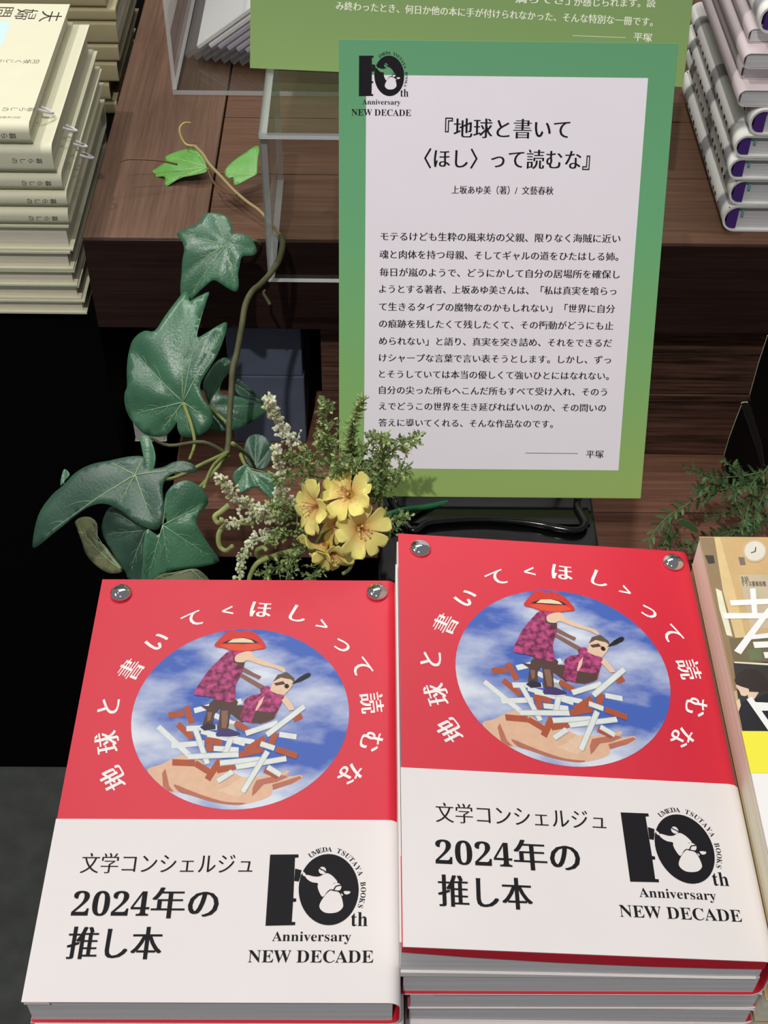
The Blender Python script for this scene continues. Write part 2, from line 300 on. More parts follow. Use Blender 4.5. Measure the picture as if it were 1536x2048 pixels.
D['art'] = [('skin', [[-32.77, -2.27], [-27.89, -0.15], [-23.36, 2.69], [-18.69, 4.48], [-12.35, 1.64], [-9.67, -1.18], [-1.12, -2.58], [3.91, -5.37], [9.31, -5.36], [14.67, -4.66], [19.4, -3.25], [21.47, -2.41], [21.93, -3.25], [20.09, -5], [17.73, -5.7], [23.69, -4.99], [26.37, -4.5], [27.2, -5.68], [25.6, -7.42], [20.32, -9.5], [16.24, -11.22], [15.76, -13.27], [13.49, -14.98], [8.86, -16.67], [3.63, -17.83], [-2.31, -17.36], [-8.33, -16.02], [-15.07, -13.65], [-19.37, -12.29], [-23.83, -12.3], [-26.14, -10.24], [-29.52, -6.8]]), ('skin2', [[9.71, -6.89], [15.9, -5.21], [20.07, -4.65], [21.62, -5.48], [17.24, -7.78], [12.52, -8.82], [9.78, -12.6], [8.39, -13.96], [8.43, -10.2]]), ('skin2', [[15.8, -8.82], [20.8, -7.08], [26.1, -4.99], [27.09, -5.89], [23.26, -8.46], [16.24, -11.22]]), ('skin2', [[-26.85, -4.01], [-25.88, -1.91], [-24.97, -4.7], [-23.53, -9.55], [-21.46, -12.16], [-23.83, -12.3], [-25.88, -9.9]]), ('skin2', [[-21.82, -8.86], [-15.28, -11.6], [-8.49, -14.32], [-1.2, -16.48], [5.92, -16.88], [3.63, -17.83], [-2.31, -17.36], [-8.33, -16.02], [-15.07, -13.65], [-19.37, -12.29]]), ('skin3', [[3.91, -5.37], [8.78, -6.4], [7.24, -10.2], [3.37, -14.31], [-5.16, -11.59], [-0.57, -9.52]]), ('paper', [[-16.94, 23.81], [-9.38, 26.46], [-10.17, 28.94], [-17.76, 26.27]]), ('paper', [[-0.97, 27.62], [1.76, 28.77], [0.91, 31.23], [-1.83, 30.08]]), ('paper', [[-9.72, 22.01], [-1.94, 17.93], [-1.24, 20.22], [-9.04, 24.33]]), ('paper', [[-2.42, 17.11], [1.21, 18.22], [0.52, 20.68], [-3.12, 19.55]]), ('rust', [[-27.05, 21.29], [-20.95, 22.42], [-21.63, 25.39], [-27.75, 24.25]]), ('rust', [[-21.85, 26.84], [-18.83, 18.6], [-16.56, 19.5], [-19.55, 27.76]]), ('rust', [[-23.97, 17.6], [-17.44, 11], [-15.96, 13.12], [-22.49, 19.75]]), ('rust', [[-11.81, 9.91], [-4.96, 8.47], [-4.76, 11.33], [-11.64, 12.78]]), ('rust', [[-11.23, 9.38], [-10.6, 5.78], [-8.2, 6.07], [-8.82, 9.67]]), ('rust', [[-1.21, 18.16], [4.95, 14.12], [6.01, 16.66], [-0.16, 20.74]]), ('paper', [[-31.43, 16.48], [-17.07, 2.52], [-15.85, 4.31], [-30.22, 18.33]]), ('paper', [[-24.36, 7.2], [-11.69, 8.66], [-12.11, 11.12], [-24.83, 9.65]]), ('paper', [[-13.81, 14.16], [3.85, 8.36], [4.25, 10.73], [-13.46, 16.57]]), ('paper', [[-7.96, 6.14], [1.84, 5.44], [1.79, 7.88], [-8.05, 8.59]]), ('paper', [[-19.42, 15.21], [-7.46, 15.96], [-7.79, 18.47], [-19.78, 17.71]]), ('paper', [[17.2, 12.7], [24.01, 11.62], [24.19, 14.08], [17.36, 15.17]]), ('paper', [[-11.1, 12.67], [7.58, 9.06], [7.76, 11.5], [-10.97, 15.13]]), ('paper', [[-4.55, -2.35], [10.89, 1.2], [10.35, 3.57], [-5.14, 0]]), ('paper2', [[-6.42, 17.58], [-1.59, 19.07], [1.27, 13.91], [-2.36, 13.18]]), ('rust', [[14.87, 15.32], [13.01, 10.21], [15.28, 8.91], [17.15, 14.01]]), ('rust', [[5, 5.08], [12.57, 10.86], [11.13, 13.34], [3.55, 7.53]]), ('rust', [[2.66, 3.12], [11.6, 5.63], [10.88, 8.43], [1.9, 5.9]]), ('rust', [[22.97, 19.94], [26.32, 21.44], [25.35, 24.25], [21.99, 22.75]]), ('rust', [[11.98, -3.48], [17.25, -6.26], [18.13, -3.74], [12.85, -0.94]]), ('rust', [[-23.36, -0.49], [-14.57, -0.84], [-14.76, 1.99], [-23.59, 2.34]]), ('rust', [[-15.18, -0.63], [-9.4, -4.48], [-8.36, -2.09], [-14.16, 1.79]]), ('rust', [[-5.57, -3.95], [1.51, -2.19], [0.81, 0.57], [-6.3, -1.21]]), ('rust', [[-8.09, -7.52], [-4.03, 1.24], [-6.2, 2.77], [-10.25, -6.02]]), ('paper2', [[-2.39, 4], [-0.51, 11.21], [-2.76, 12.23], [-4.61, 5]]), ('paper', [[-2.62, 4.1], [-0.75, 11.31], [-2.52, 12.12], [-4.38, 4.9]]), ('paper2', [[-16.89, 15.26], [-10.84, -0.21], [-8.76, 0.67], [-14.76, 16.19]]), ('paper', [[-16.67, 15.36], [-10.62, -0.12], [-8.98, 0.58], [-14.99, 16.09]]), ('paper2', [[-17.49, 2.06], [2.13, 3.15], [1.82, 5.87], [-17.86, 4.77]]), ('paper', [[-17.53, 2.35], [2.09, 3.44], [1.85, 5.58], [-17.83, 4.48]]), ('paper2', [[-4.52, -8.57], [0.84, -4.4], [-0.55, -2.15], [-5.92, -6.35]]), ('paper', [[-4.66, -8.34], [0.69, -4.16], [-0.41, -2.39], [-5.77, -6.58]]), ('paper2', [[-4.77, -0.75], [10.21, 1.04], [9.81, 3.73], [-5.22, 1.93]]), ('paper', [[-4.82, -0.47], [10.17, 1.32], [9.85, 3.44], [-5.17, 1.65]]), ('paper2', [[1.78, -2.48], [20.87, 1.42], [20.34, 4.08], [1.19, 0.15]]), ('paper', [[1.72, -2.21], [20.81, 1.7], [20.4, 3.8], [1.26, -0.13]]), ('paper2', [[13.05, -2.3], [18.35, -5.79], [19.39, -3.51], [14.07, 0]]), ('paper', [[13.15, -2.06], [18.46, -5.55], [19.28, -3.75], [13.96, -0.24]]), ('paper2', [[9.88, 8.25], [15.5, 6.1], [16.09, 8.7], [10.45, 10.86]]), ('paper', [[9.94, 8.53], [15.57, 6.37], [16.03, 8.42], [10.39, 10.59]]), ('paper2', [[4.49, 12.97], [16.82, 18.14], [15.91, 20.81], [3.55, 15.6]]), ('paper', [[4.39, 13.25], [16.72, 18.42], [16.01, 20.53], [3.65, 15.33]]), ('paper2', [[5.71, -12.94], [14.16, 5.24], [12.11, 6.67], [3.69, -11.58]]), ('paper', [[5.5, -12.8], [13.95, 5.39], [12.32, 6.52], [3.91, -11.73]]), ('paper2', [[13.16, 12.46], [27.36, 26.23], [25.81, 28.51], [11.6, 14.67]]), ('paper', [[12.99, 12.7], [27.2, 26.47], [25.98, 28.27], [11.76, 14.43]]), ('rust', [[16.12, 5.67], [24.48, 2.47], [25.13, 5.18], [16.74, 8.41]]), ('brown', [[-2.26, 27.71], [3.07, 27.72], [5.08, 21.32], [2.1, 19.45], [-3.24, 24.3]]), ('brown', [[-15.41, 27.69], [-9.71, 26.94], [-8.92, 25.05], [-12.04, 25.05]]), ('brown', [[-10.01, 30.36], [-0.89, 30.38], [-0.92, 26.57], [-2.84, 23.18], [-3.21, 16.11], [-6.84, 15.22], [-7.04, 21.3], [-7.14, 26.18], [-9.07, 23.17], [-9.58, 18.32], [-13.17, 16.98], [-12.29, 24.29]]), ('brown2', [[-6.42, 25.05], [-3.92, 25.06], [-3.56, 20.56], [-3.86, 16.48], [-5.74, 16.85]]), ('brown2', [[-11.97, 24.29], [-10.1, 24.29], [-10.39, 20.55], [-11.57, 19.8]]), ('purple2', [[-14.3, 17.2], [-11.51, 19.21], [-8.2, 18.17], [-8.04, 16.25], [-12.41, 15.51]]), ('purple', [[-7.83, 13.9], [-6.3, 16.11], [-2.62, 16.48], [1.53, 14.65], [1.8, 13.4], [-2.31, 12.59], [-7.25, 12.81]]), ('paper', [[-6.01, 12.73], [-2.31, 12.59], [1.82, 13.26], [-0.45, 12.3], [-5.35, 12.15]]), ('brown2', [[-0.32, 43.99], [5.04, 40.45], [11, 36.56], [9.18, 35.24], [3.87, 38.88], [-0.49, 42.02]]), ('dress', [[2.57, 30.38], [5.56, 32.69], [8.66, 33.46], [8.52, 35.78], [11.59, 37.34], [13.99, 34.24], [18.19, 32.32], [17.42, 28.88], [16.06, 25.09], [14.71, 21.33], [9.57, 19.09], [4.58, 19.45], [1.35, 21.31], [2.21, 26.58]]), ('brown', [[7.32, 25.07], [12.98, 24.33], [15.75, 25.09], [14.71, 21.33], [9.58, 18.94], [5.82, 19.46]]), ('skin3', [[7, 25.07], [8.28, 29.63], [10.31, 32.31], [9.31, 28.1], [7.63, 25.07]]), ('brown2', [[0.76, 46.77], [5.47, 43.6], [8.44, 42.03], [7.58, 40.46], [4.93, 42.02], [-0.06, 44.78]]), ('dress', [[-5.66, 54.97], [-1.13, 54.98], [1.06, 51.58], [0.82, 45.97], [-0.17, 42.02], [-1.73, 37.32], [-1.78, 29.61], [-7.46, 29.98], [-12.66, 31.89], [-18.13, 33.04], [-15.9, 39.64], [-13.22, 45.16], [-9.2, 50.76]]), ('brown', [[-3.78, 51.57], [-1.61, 52.79], [1.18, 49.97], [0.82, 45.97], [-1.93, 48.36], [-3.56, 48.76]]), ('skin3', [[-2.58, 52.79], [2.77, 54.99], [5.58, 51.59], [11.56, 48.78], [16.81, 46.8], [18.32, 44.81], [17.26, 44.25], [14.29, 46], [7.75, 47.98], [2.45, 50.13], [0.59, 49.17], [-2.66, 49.56]]), ('skin3', [[17.36, 30.02], [18.82, 32.32], [20.84, 29.64], [22.78, 25.7], [20.75, 25.09]]), ('skin3', [[13.13, 38.12], [14.5, 42.04], [17.62, 43.62], [20.89, 42.05], [21.99, 38.91], [20.55, 35.8], [18.17, 32.7], [14.98, 33.47], [12.36, 35.01]]), ('hair', [[13.38, 39.29], [15.1, 42.83], [18.87, 44.18], [21.88, 41.26], [22.19, 38.76], [20.64, 40.48], [16.45, 41.41]]), ('brown', [[13.75, 38.51], [17.5, 39.69], [18.53, 38.13], [14.76, 37.34]]), ('black', [[20.04, 37.12], [19.94, 36.53], [19.61, 36.11], [19.15, 35.95], [18.66, 36.11], [18.29, 36.53], [18.14, 37.11], [18.24, 37.7], [18.56, 38.13], [19.03, 38.28], [19.51, 38.13], [19.88, 37.7]]), ('black', [[20.63, 37.97], [24.1, 41.66], [26.58, 43.48], [27.96, 43.95], [28.69, 43.24], [28.04, 41.9], [25.13, 39.86]]), ('lips', [[-12.06, 57.65], [-10.09, 61.36], [-7.12, 65.1], [-4.22, 65.77], [-1.87, 65.11], [0.71, 65.78], [4.07, 64.7], [7.23, 61.39], [9.46, 56.87], [5.97, 55.64], [0.84, 54.66], [-4.37, 54.97], [-8.38, 56.43]]), ('lips2', [[-9.78, 57.66], [-5.96, 58.73], [-0.71, 58.25], [5.77, 58.75], [8.16, 56.87], [5.32, 55.64], [0.17, 54.98], [-5.07, 55.62]]), ('black', [[-9.23, 58.89], [-6.1, 60.54], [-0.33, 62.04], [3.66, 60.97], [6.39, 59.16], [-0.1, 58.74]]), ('teeth', [[-6.79, 59.3], [-4.52, 61.2], [-0.31, 61.71], [3.03, 60.72], [4.56, 59.32], [-0.79, 59.31]])]
D['circle'] = (1.31, 23.52, 43.31)
D['arc'] = [('地', -45.07, -6.26), ('球', -49.88, 10.08), ('と', -51.7, 27.17), ('書', -45.24, 45.3), ('い', -36.09, 60.06), ('て', -22.62, 71.85), ('〈', -8.19, 76.79), ('ほ', 6.06, 77.36), ('し', 22.38, 74.92), ('〉', 32.76, 69.24), ('っ', 41.63, 59.14), ('て', 49.07, 47.48), ('読', 53.5, 29.27), ('む', 53.41, 10.92), ('な', 45.42, -3.92)]
D['logo_one'] = [[16.75, -38.7], [27.13, -38.57], [27.26, -39.76], [25.94, -39.96], [26.07, -56.01], [27.12, -56.08], [27.11, -57.33], [26.03, -57.41], [25.94, -65.04], [27.18, -65.04], [27.16, -66.25], [16.71, -66.52]]
D['logo_flag'] = [[26.17, -44.28], [28.55, -44.95], [28.34, -46.04], [27.53, -49.44], [26.04, -49.21]]
D['logo_o'] = [[49.46, -52.57], [49.34, -50.71], [49.03, -48.87], [48.53, -47.08], [47.84, -45.39], [46.99, -43.82], [45.99, -42.41], [44.84, -41.17], [43.58, -40.13], [42.23, -39.32], [40.81, -38.75], [39.35, -38.43], [37.87, -38.37], [36.41, -38.56], [34.99, -39.01], [33.64, -39.71], [32.38, -40.64], [31.24, -41.78], [30.24, -43.11], [29.39, -44.61], [28.71, -46.25], [28.22, -47.99], [27.91, -49.8], [27.8, -51.66], [27.88, -53.52], [28.15, -55.35], [28.6, -57.13], [29.24, -58.82], [30.03, -60.39], [30.97, -61.81], [32.04, -63.07], [33.23, -64.14], [34.51, -65], [35.85, -65.64], [37.25, -66.06], [38.66, -66.24], [40.08, -66.17], [41.47, -65.88], [42.81, -65.34], [44.08, -64.59], [45.26, -63.62], [46.33, -62.45], [47.26, -61.1], [48.05, -59.6], [48.67, -57.97], [49.12, -56.23], [49.39, -54.42]]
D['logo_holes'] = [[[37.46, -44.98], [37.33, -44.37], [36.98, -43.87], [36.49, -43.56], [35.93, -43.5], [35.4, -43.69], [34.99, -44.11], [34.78, -44.67], [34.8, -45.29], [35.05, -45.85], [35.48, -46.26], [36.02, -46.45], [36.57, -46.38], [37.05, -46.08], [37.37, -45.58]], [[29.92, -47.2], [30.68, -46.73], [33.18, -47.39], [35.3, -47.27], [37.39, -46.03], [39.18, -46.61], [40.81, -48.16], [41.73, -49.7], [40.33, -50.09], [39.5, -52.2], [38.3, -53.15], [36.61, -55.43], [35.33, -53.72], [34.56, -51.43], [34.62, -50.09], [32.56, -49.71], [30.75, -48.55]], [[28.85, -45.33], [29.28, -45.57], [30.14, -46.5], [29.71, -47.39], [29.01, -46.7]], [[39.17, -52.88], [37.3, -54.86], [35.64, -57.89], [35.64, -59.76], [37.14, -61.25], [39.24, -61.7], [42, -61.25], [43.7, -59.75], [43.95, -58.25], [43.26, -55.24], [42.17, -53.49], [40.41, -53.11]], [[39.4, -52.39], [39.92, -50.66], [41.38, -49.82], [42.74, -50.47], [43.18, -51.62], [42.51, -52.88], [40.75, -52.69]], [[44.09, -53.15], [46.38, -53.22], [46.04, -54.17], [44.65, -54.4]], [[43.06, -53.91], [43.84, -54.55], [43.43, -55.05]]]
D['logo_lines'] = [[[35.02, -44.08], [36.11, -44.86], [36.47, -44.86], [37.31, -45.64]], [[39.69, -52.77], [40.57, -52.5], [41.24, -51.24], [42.99, -50.85]], [[28.26, -46.62], [27.46, -49.44]]]
D['logo_arc'] = [(31.77, -38.73), (33.33, -37.68), (34.99, -36.92), (36.74, -36.48), (38.53, -36.37), (40.32, -36.58), (42.08, -37.11), (43.76, -37.96), (45.34, -39.09), (46.78, -40.5), (48.05, -42.14), (49.13, -43.98), (50, -45.98), (50.63, -48.1), (51.03, -50.29), (51.18, -52.52), (51.09, -54.73), (50.75, -56.89), (50.18, -58.95)]
D['logo_txt'] = [('th', [46.9, 52.71, -66.6, -61.24]), ('Anniversary', [19.3, 47.02, -73.26, -68.63]), ('NEW DECADE', [11.4, 54.85, -80.09, -75.48])]
D['band_txt'] = [('文学コンシェルジュ', [-51.92, 10.65, -46.39, -38.34]), ('2024年の', [-52.54, -0.44, -63.86, -51.92]), ('推し本', [-52.04, -18.89, -79.04, -67.07])]
D['sign_white'] = [[11.23, 195.93], [136.01, 195.61], [135.18, 14.37], [12.8, 14.55]]
D['sign_txt'] = [('モテるけども生粋の風来坊の父親、限りなく海賊に近い', 18.95, 128.53, 125.88, 4.3), ('魂と肉体を持つ母親、そしてギャルの道をひたはしる姉。', 18.57, 128.2, 117.7, 4.3), ('毎日が嵐のようで、どうにかして自分の居場所を確保し', 18.65, 129.49, 109.56, 4.3), ('ようとする著者、上坂あゆ美さんは、「私は真実を喰らっ', 18.5, 128.4, 101.81, 4.3), ('て生きるタイプの魔物なのかもしれない」「世界に自分', 18.58, 128.3, 93.53, 4.3), ('の痕跡を残したくて残したくて、その衝動がどうにも止', 18.66, 128.17, 85.53, 4.3), ('められない」と語り、真実を突き詰め、それをできるだ', 18.73, 128.06, 77.33, 4.3), ('けシャープな言葉で言い表そうとします。しかし、ずっ', 18.81, 128.16, 69.29, 4.3), ('とそうしていては本当の優しくて強いひとにはなれない。', 18.89, 127.75, 61.43, 4.3), ('自分の尖った所もへこんだ所もすべて受け入れ、そのう', 18.96, 127.34, 53.62, 4.3), ('えでどうこの世界を生き延びればいいのか、その問いの', 19.04, 127.41, 45.75, 4.3), ('答えに導いてくれる、そんな作品なのです。', 18.88, 102.54, 37.56, 4.3), ('『地球と書いて', 47.08, 102.6, 173.72, 9.2), ('〈ほし〉って読むな』', 38.04, 112.34, 160.57, 9.2), ('上坂あゆ美（著）/ 文藝春秋', 50.73, 96.74, 146.99, 4), ('平塚', 119.33, 127.82, 22.55, 4.4)]
D['sign_rule'] = [[90.04, 22.88], [115.45, 22.85]]
D['sign_logo'] = (0.6051, -1.31, 227.11)
D['sign2'] = ([-26.61, 503.39, 19.65], -0.0648, 273.6)
D['sign2_txt'] = [('み終わったとき、何日か他の本に手が付けられなかった、そんな特別な一冊です。', 53.76, 250.73, 39.28, 37.46), ('平塚', 239.64, 251.13, 28.55, 28.13), ('が感じられます。読', 201.11, 251.06, 47.09, 48.47), ('満ちてさ」', 164.65, 198.57, 47.69, 47.86)]
D['sign2_rule'] = [[201.91, 27.61], [234.77, 27.76]]
D['leaves'] = [{'k': 'a', 'O': [-43.3, 440, -70.3], 'n': [0, -0.65, 0.75], 'out': [[-33.17, 8.57], [-28.24, 10.85], [-22.76, 12.58], [-17.29, 15.42], [-15.69, 19.35], [-11.86, 21.62], [-5.79, 21.12], [-0.8, 18.94], [2.56, 15.07], [3.93, 11.18], [4.32, 6.73], [7.07, 7.32], [11.49, 6.8], [15.92, 4.62], [18.73, 0.75], [19.88, -3.69], [17.16, -6.51], [12.21, -7.11], [10.03, -8.8], [8.99, -13.82], [7.96, -19.39], [8.36, -24.95], [6.98, -29.4], [3.13, -28.88], [-2.42, -25.61], [-7.96, -22.89], [-13.41, -26.27], [-21.02, -32.45], [-26.98, -38.62], [-30.03, -33.1], [-30.35, -26.44], [-29.48, -17.54], [-28.83, -9.75], [-27.49, -3.06], [-29, 2.49]], 'tips': [[-27.01, -36.4], [-32.06, 8.03], [-7.99, 20.54], [6.75, -28.52], [18.21, -2.6], [-27.28, -17.52]], 'mat': 'ivy', 'bend': 0.004, 'A': 1.6}, {'k': 'b', 'O': [-69.4, 360, -136.2], 'n': [-0.1, -0.8, 0.6], 'out': [[-22.72, 43.73], [-17.71, 53.33], [-12.69, 62.36], [-8.15, 69.7], [-4.78, 68.38], [-3.43, 64.22], [1.33, 67.3], [8.24, 71.09], [7.51, 65.16], [5.96, 54.31], [5.03, 42.38], [10.39, 45.01], [16.69, 49.87], [21.99, 53.01], [23.1, 49.35], [21.75, 39.54], [19, 30.64], [15.07, 22.69], [11.13, 14.71], [10.91, 9.23], [14.07, 2.95], [18.28, -2.15], [19.79, -8.61], [17.99, -15.39], [12.15, -20.37], [5.58, -22.65], [-0.08, -21.52], [-2.57, -17.33], [-3.38, -12.98], [-4.86, -16.44], [-10.12, -22.48], [-16.75, -24.44], [-24.68, -23.3], [-31.72, -17.86], [-37.66, -11.77], [-39.73, -4.23], [-39.5, 2.41], [-38.05, 6.94], [-39.72, 17.75], [-40.17, 26.44], [-38.89, 34.17], [-34.73, 39.97], [-29.34, 43.15]], 'tips': [[-6.39, 67.71], [22.09, 51.41], [-38.72, 30.93], [-37.63, -12.32], [18.2, -9.86], [6.54, 62.93], [-15.7, -23], [5.52, -21.55]], 'mat': 'ivy', 'bend': 0.003, 'A': 3.2}, {'k': 'c', 'O': [-78.3, 240, -82.6], 'n': [-0.15, -0.5, 0.85], 'out': [[-52.5, -51.02], [-52.65, -41.18], [-50.86, -30.85], [-45.85, -20.75], [-40.59, -14.58], [-34.97, -6.32], [-27.63, -0.17], [-17.78, 4.52], [-6.85, 8.94], [0.65, 11.11], [3.56, 8.26], [5.66, 4.74], [13.92, 7.58], [18.76, 11.63], [24.16, 13.83], [30.38, 13.22], [32.42, 9.72], [27.85, 8.21], [22.33, 6.48], [18.45, 2.64], [17.49, -2.52], [19.45, -8.97], [21.87, -15.29], [22.6, -20.99], [21.36, -25.18], [18.97, -27.19], [13.38, -27.01], [5.66, -24.87], [-1.44, -21.58], [-10.19, -19.63], [-17.01, -20.68], [-23.11, -24.05], [-29.44, -29.94], [-35.48, -36.75], [-42.47, -43.78], [-47.99, -48.99]], 'tips': [[-51.36, -49.77], [19.05, -26.49], [30.93, 11.36], [1.42, 10.28], [-17.63, 4.05], [-5, -19.93]], 'mat': 'ivy_dark', 'bend': 0.002, 'A': 2}, {'k': 'd', 'O': [-59.5, 205, -85.7], 'n': [0.1, -0.8, 0.6], 'out': [[2.55, 14.8], [4.23, 18.36], [8.14, 21.73], [13.68, 23.12], [18.94, 21.31], [23.08, 16.82], [25.3, 11.08], [23.62, 7.5], [20.22, 5], [18.01, 0.53], [19.78, -5.22], [22.45, -11.07], [25.6, -16.97], [28.3, -22.86], [25.86, -24.53], [18.47, -25.3], [12.07, -25.21], [5.65, -25.58], [-2.75, -27.67], [-8.78, -33.73], [-15.36, -35.98], [-13.04, -21.11], [-11.7, -11.87], [-8.94, -1.85], [-5.89, -3.04], [-2.92, -5.15], [0.2, -0.76], [2.25, 1.86], [1.5, 8.41]], 'tips': [[-12.39, -33.41], [27.35, -23.25], [24.5, 10.22], [3.53, 15.65], [1.12, -25.18]], 'mat': 'ivy', 'bend': 0.003, 'A': 1.5}, {'k': 'e', 'O': [-74.3, 225, -111.6], 'n': [-0.2, -0.75, 0.6], 'out': [[-26.64, -7.21], [-26.73, 0.69], [-23.68, 8.2], [-15.57, 8.84], [-1.44, 2.85], [1.45, 0.49], [0.18, -4.69], [0.87, -16.4], [2.35, -29.99], [-7.76, -31.14], [-10.59, -25.75], [-20.39, -14.86]], 'tips': [[-25.5, -7.97], [-7.54, -29.09], [-23.54, 7.25]], 'mat': 'ivy_dark', 'bend': 0.004, 'A': 1.6}, {'k': 'f', 'O': [-99.1, 250, -174.6], 'n': [-0.4, -0.6, 0.5], 'out': [[-54.8, 5.22], [-48.52, 11.58], [-40.21, 15.94], [-30.58, 16.29], [-25.43, 7.69], [-19.2, 7.7], [-10.02, 5.07], [0.05, 0.6], [-1.62, -3.08], [-8.81, -5.94], [-19.69, -6.45], [-30.19, -4.41], [-40.27, 0.23], [-48.48, 3.44]], 'tips': [[-53.57, 5.78], [-25.61, 8.19], [-39.68, 14.45]], 'mat': 'ivy_back', 'bend': 0.004, 'A': 1.6}, {'k': 'h', 'O': [-56.4, 385, -161.5], 'n': [0.1, -0.6, 0.7], 'out': [[-2.78, 15.82], [2.73, 24.49], [9.13, 30.78], [14.96, 31.94], [17.9, 27.6], [16.83, 23.09], [10.98, 16.74], [8.09, 11.27], [8.7, 6.6], [18.72, 4.42], [29.65, -0.15], [40.66, -4.17], [35.54, -8.85], [28.23, -12.71], [22.19, -15.54], [13.91, -18.13], [-0.72, -16.6], [-1.2, -10.8], [0.99, -6.43], [-0.06, -0.57], [-2.11, 6.54]], 'tips': [[14.9, 31.37], [39.53, -4.05], [1.66, -15.7], [22.32, -14.4]], 'mat': 'ivy', 'bend': 0.003, 'A': 1.5}, {'k': 'i', 'O': [-18.5, 260, -96.1], 'n': [0, -0.6, 0.75], 'out': [[-8.3, -5.23], [-5.58, -0.99], [-0.03, 1.88], [3.76, -1.84], [10.29, -2.73], [14.95, -2.69], [19.68, -7.34], [21.63, -13.88], [19.87, -21.37], [16.12, -19.54], [10.47, -14.91], [5.76, -11.2], [1.13, -12.64], [-3.48, -15.02], [-6.35, -10.37]], 'tips': [[20.78, -19.5], [-5.87, -11.3], [14.97, -3.63], [5.76, -10.73]], 'mat': 'ivy', 'bend': 0.003, 'A': 1.5}, {'k': 'j', 'O': [-22.5, 330, -166.8], 'n': [0, -0.5, 0.75], 'out': [[-7.66, 11.79], [-5.75, 20.46], [-0.54, 23.76], [5.85, 21.65], [10.22, 15.19], [10.4, 6.55], [6.32, 0.06], [0, 0], [-5.37, 4.26]], 'tips': [[-0.52, 22.68], [9.18, 14.1], [-6.6, 11.8]], 'mat': 'ivy_dark', 'bend': 0.004, 'A': 1.6}, {'k': 'l', 'O': [-39.7, 400, -155.7], 'n': [0.2, -0.6, 0.7], 'out': [[1.3, 3.13], [4.71, 0.73], [8.16, -3.94], [14.25, -12.01], [17.46, -17.8], [9.52, -12.73], [2.31, -9.53], [-1.55, -4.21]], 'tips': [[17.05, -17.14]], 'mat': 'ivy_dark', 'bend': 0.004, 'A': 1.6}, {'k': 'm', 'O': [-81.2, 300, -110.5], 'n': [-0.2, -0.6, 0.7], 'out': [[-5.26, -1.22], [0, 0], [3.94, -4.32], [7.34, -10.85], [7.6, -18.12], [3.67, -20.1], [0.26, -13.57], [-2.84, -6.96]], 'tips': [[5.51, -18.62]], 'mat': 'ivy', 'bend': 0.002, 'A': 0.6}, {'k': 'n', 'O': [-44.5, 190, -104.8], 'n': [0.1, -0.6, 0.7], 'out': [[-22.3, -4.27], [-16.48, -0.83], [-9.15, -0.31], [0.05, 0.46], [4.46, -0.98], [9.27, -7.09], [8.56, -13.46], [-22, -9.82]], 'tips': [[-21.41, -4.38], [8.97, -9.82]], 'mat': 'ivy_back', 'bend': 0.004, 'A': 1.6}, {'k': 'o', 'O': [-126.2, 262, -112.9], 'n': [-0.3, -0.5, 0.7], 'out': [[-2.81, 1.01], [-4.07, 5.89], [-3.62, 8.23], [0.37, 7.15], [1.08, 5.29], [-0.4, 1.99], [-1.43, -1.66]], 'tips': [[-3.39, 7.78]], 'mat': 'ivy', 'bend': 0.001, 'A': 0.4}]
D['vine_leaves'] = [{'k': 'v', 'O': [-65.9, 545, -81.9], 'n': [-0.15, -0.25, 0.95], 'out': [[-46.33, -20.34], [-41.75, -12.71], [-35.33, -3.96], [-40.39, 1.81], [-30.52, 8.51], [-22.61, 12.48], [-14.96, 12.31], [-7.34, 7.64], [-1.42, 1.47], [2.05, -0.18], [0.77, -4.47], [-7.17, -10.35], [-14.86, -14.42], [-18.41, -20.18], [-22.46, -24.1], [-26.98, -16.92], [-36.35, -18.25]], 'tips': [[-45.74, -20.09], [-39.32, 1.38], [-22.43, -23.06], [-19.88, 12.9], [-10.65, -11.81]], 'mat': 'vine', 'bend': 0.003, 'A': 1.2}, {'k': 'w', 'O': [-29.4, 520, -71.5], 'n': [-0.15, -0.3, 0.9], 'out': [[-23.17, -3.95], [-23.08, 2.29], [-20.06, 9.53], [-16.22, 17.85], [-13.17, 25.62], [-9.1, 22.57], [-4.93, 13.03], [0.35, 2.43], [0, -0], [-4.85, -6.24], [-10.62, -12.03], [-14.77, -6.06], [-17.59, -7.94]], 'tips': [[-12.84, 24.47], [-22.44, -4.01], [-10.62, -11.26]], 'mat': 'vine', 'bend': 0.003, 'A': 1}]
D['vine'] = [[[-73.3, 545, -64.1], [-66.5, 535, -64.6], [-61.1, 525, -66.3], [-52.3, 515, -69.9], [-43.6, 505, -73.5], [-33.8, 495, -76.2], [-24.4, 485, -76.9], [-16.6, 475, -80.1], [-10.4, 465, -81.2], [-6.5, 455, -79.6]], [[-124.8, 535, -70.9], [-119.2, 536.2, -70], [-108.8, 537.5, -70.7], [-97.3, 538.8, -72.4], [-85.9, 540, -76]], [[-75.6, 560, -73.2], [-82, 563, -73.8], [-85.5, 566, -68.8], [-86, 569, -64.5], [-83, 572, -62.2], [-78.6, 575, -63.9]], [[-63.3, 530, -73.5], [-59.1, 520, -76.6], [-51.3, 510, -78.2], [-41, 500, -74.2]]]
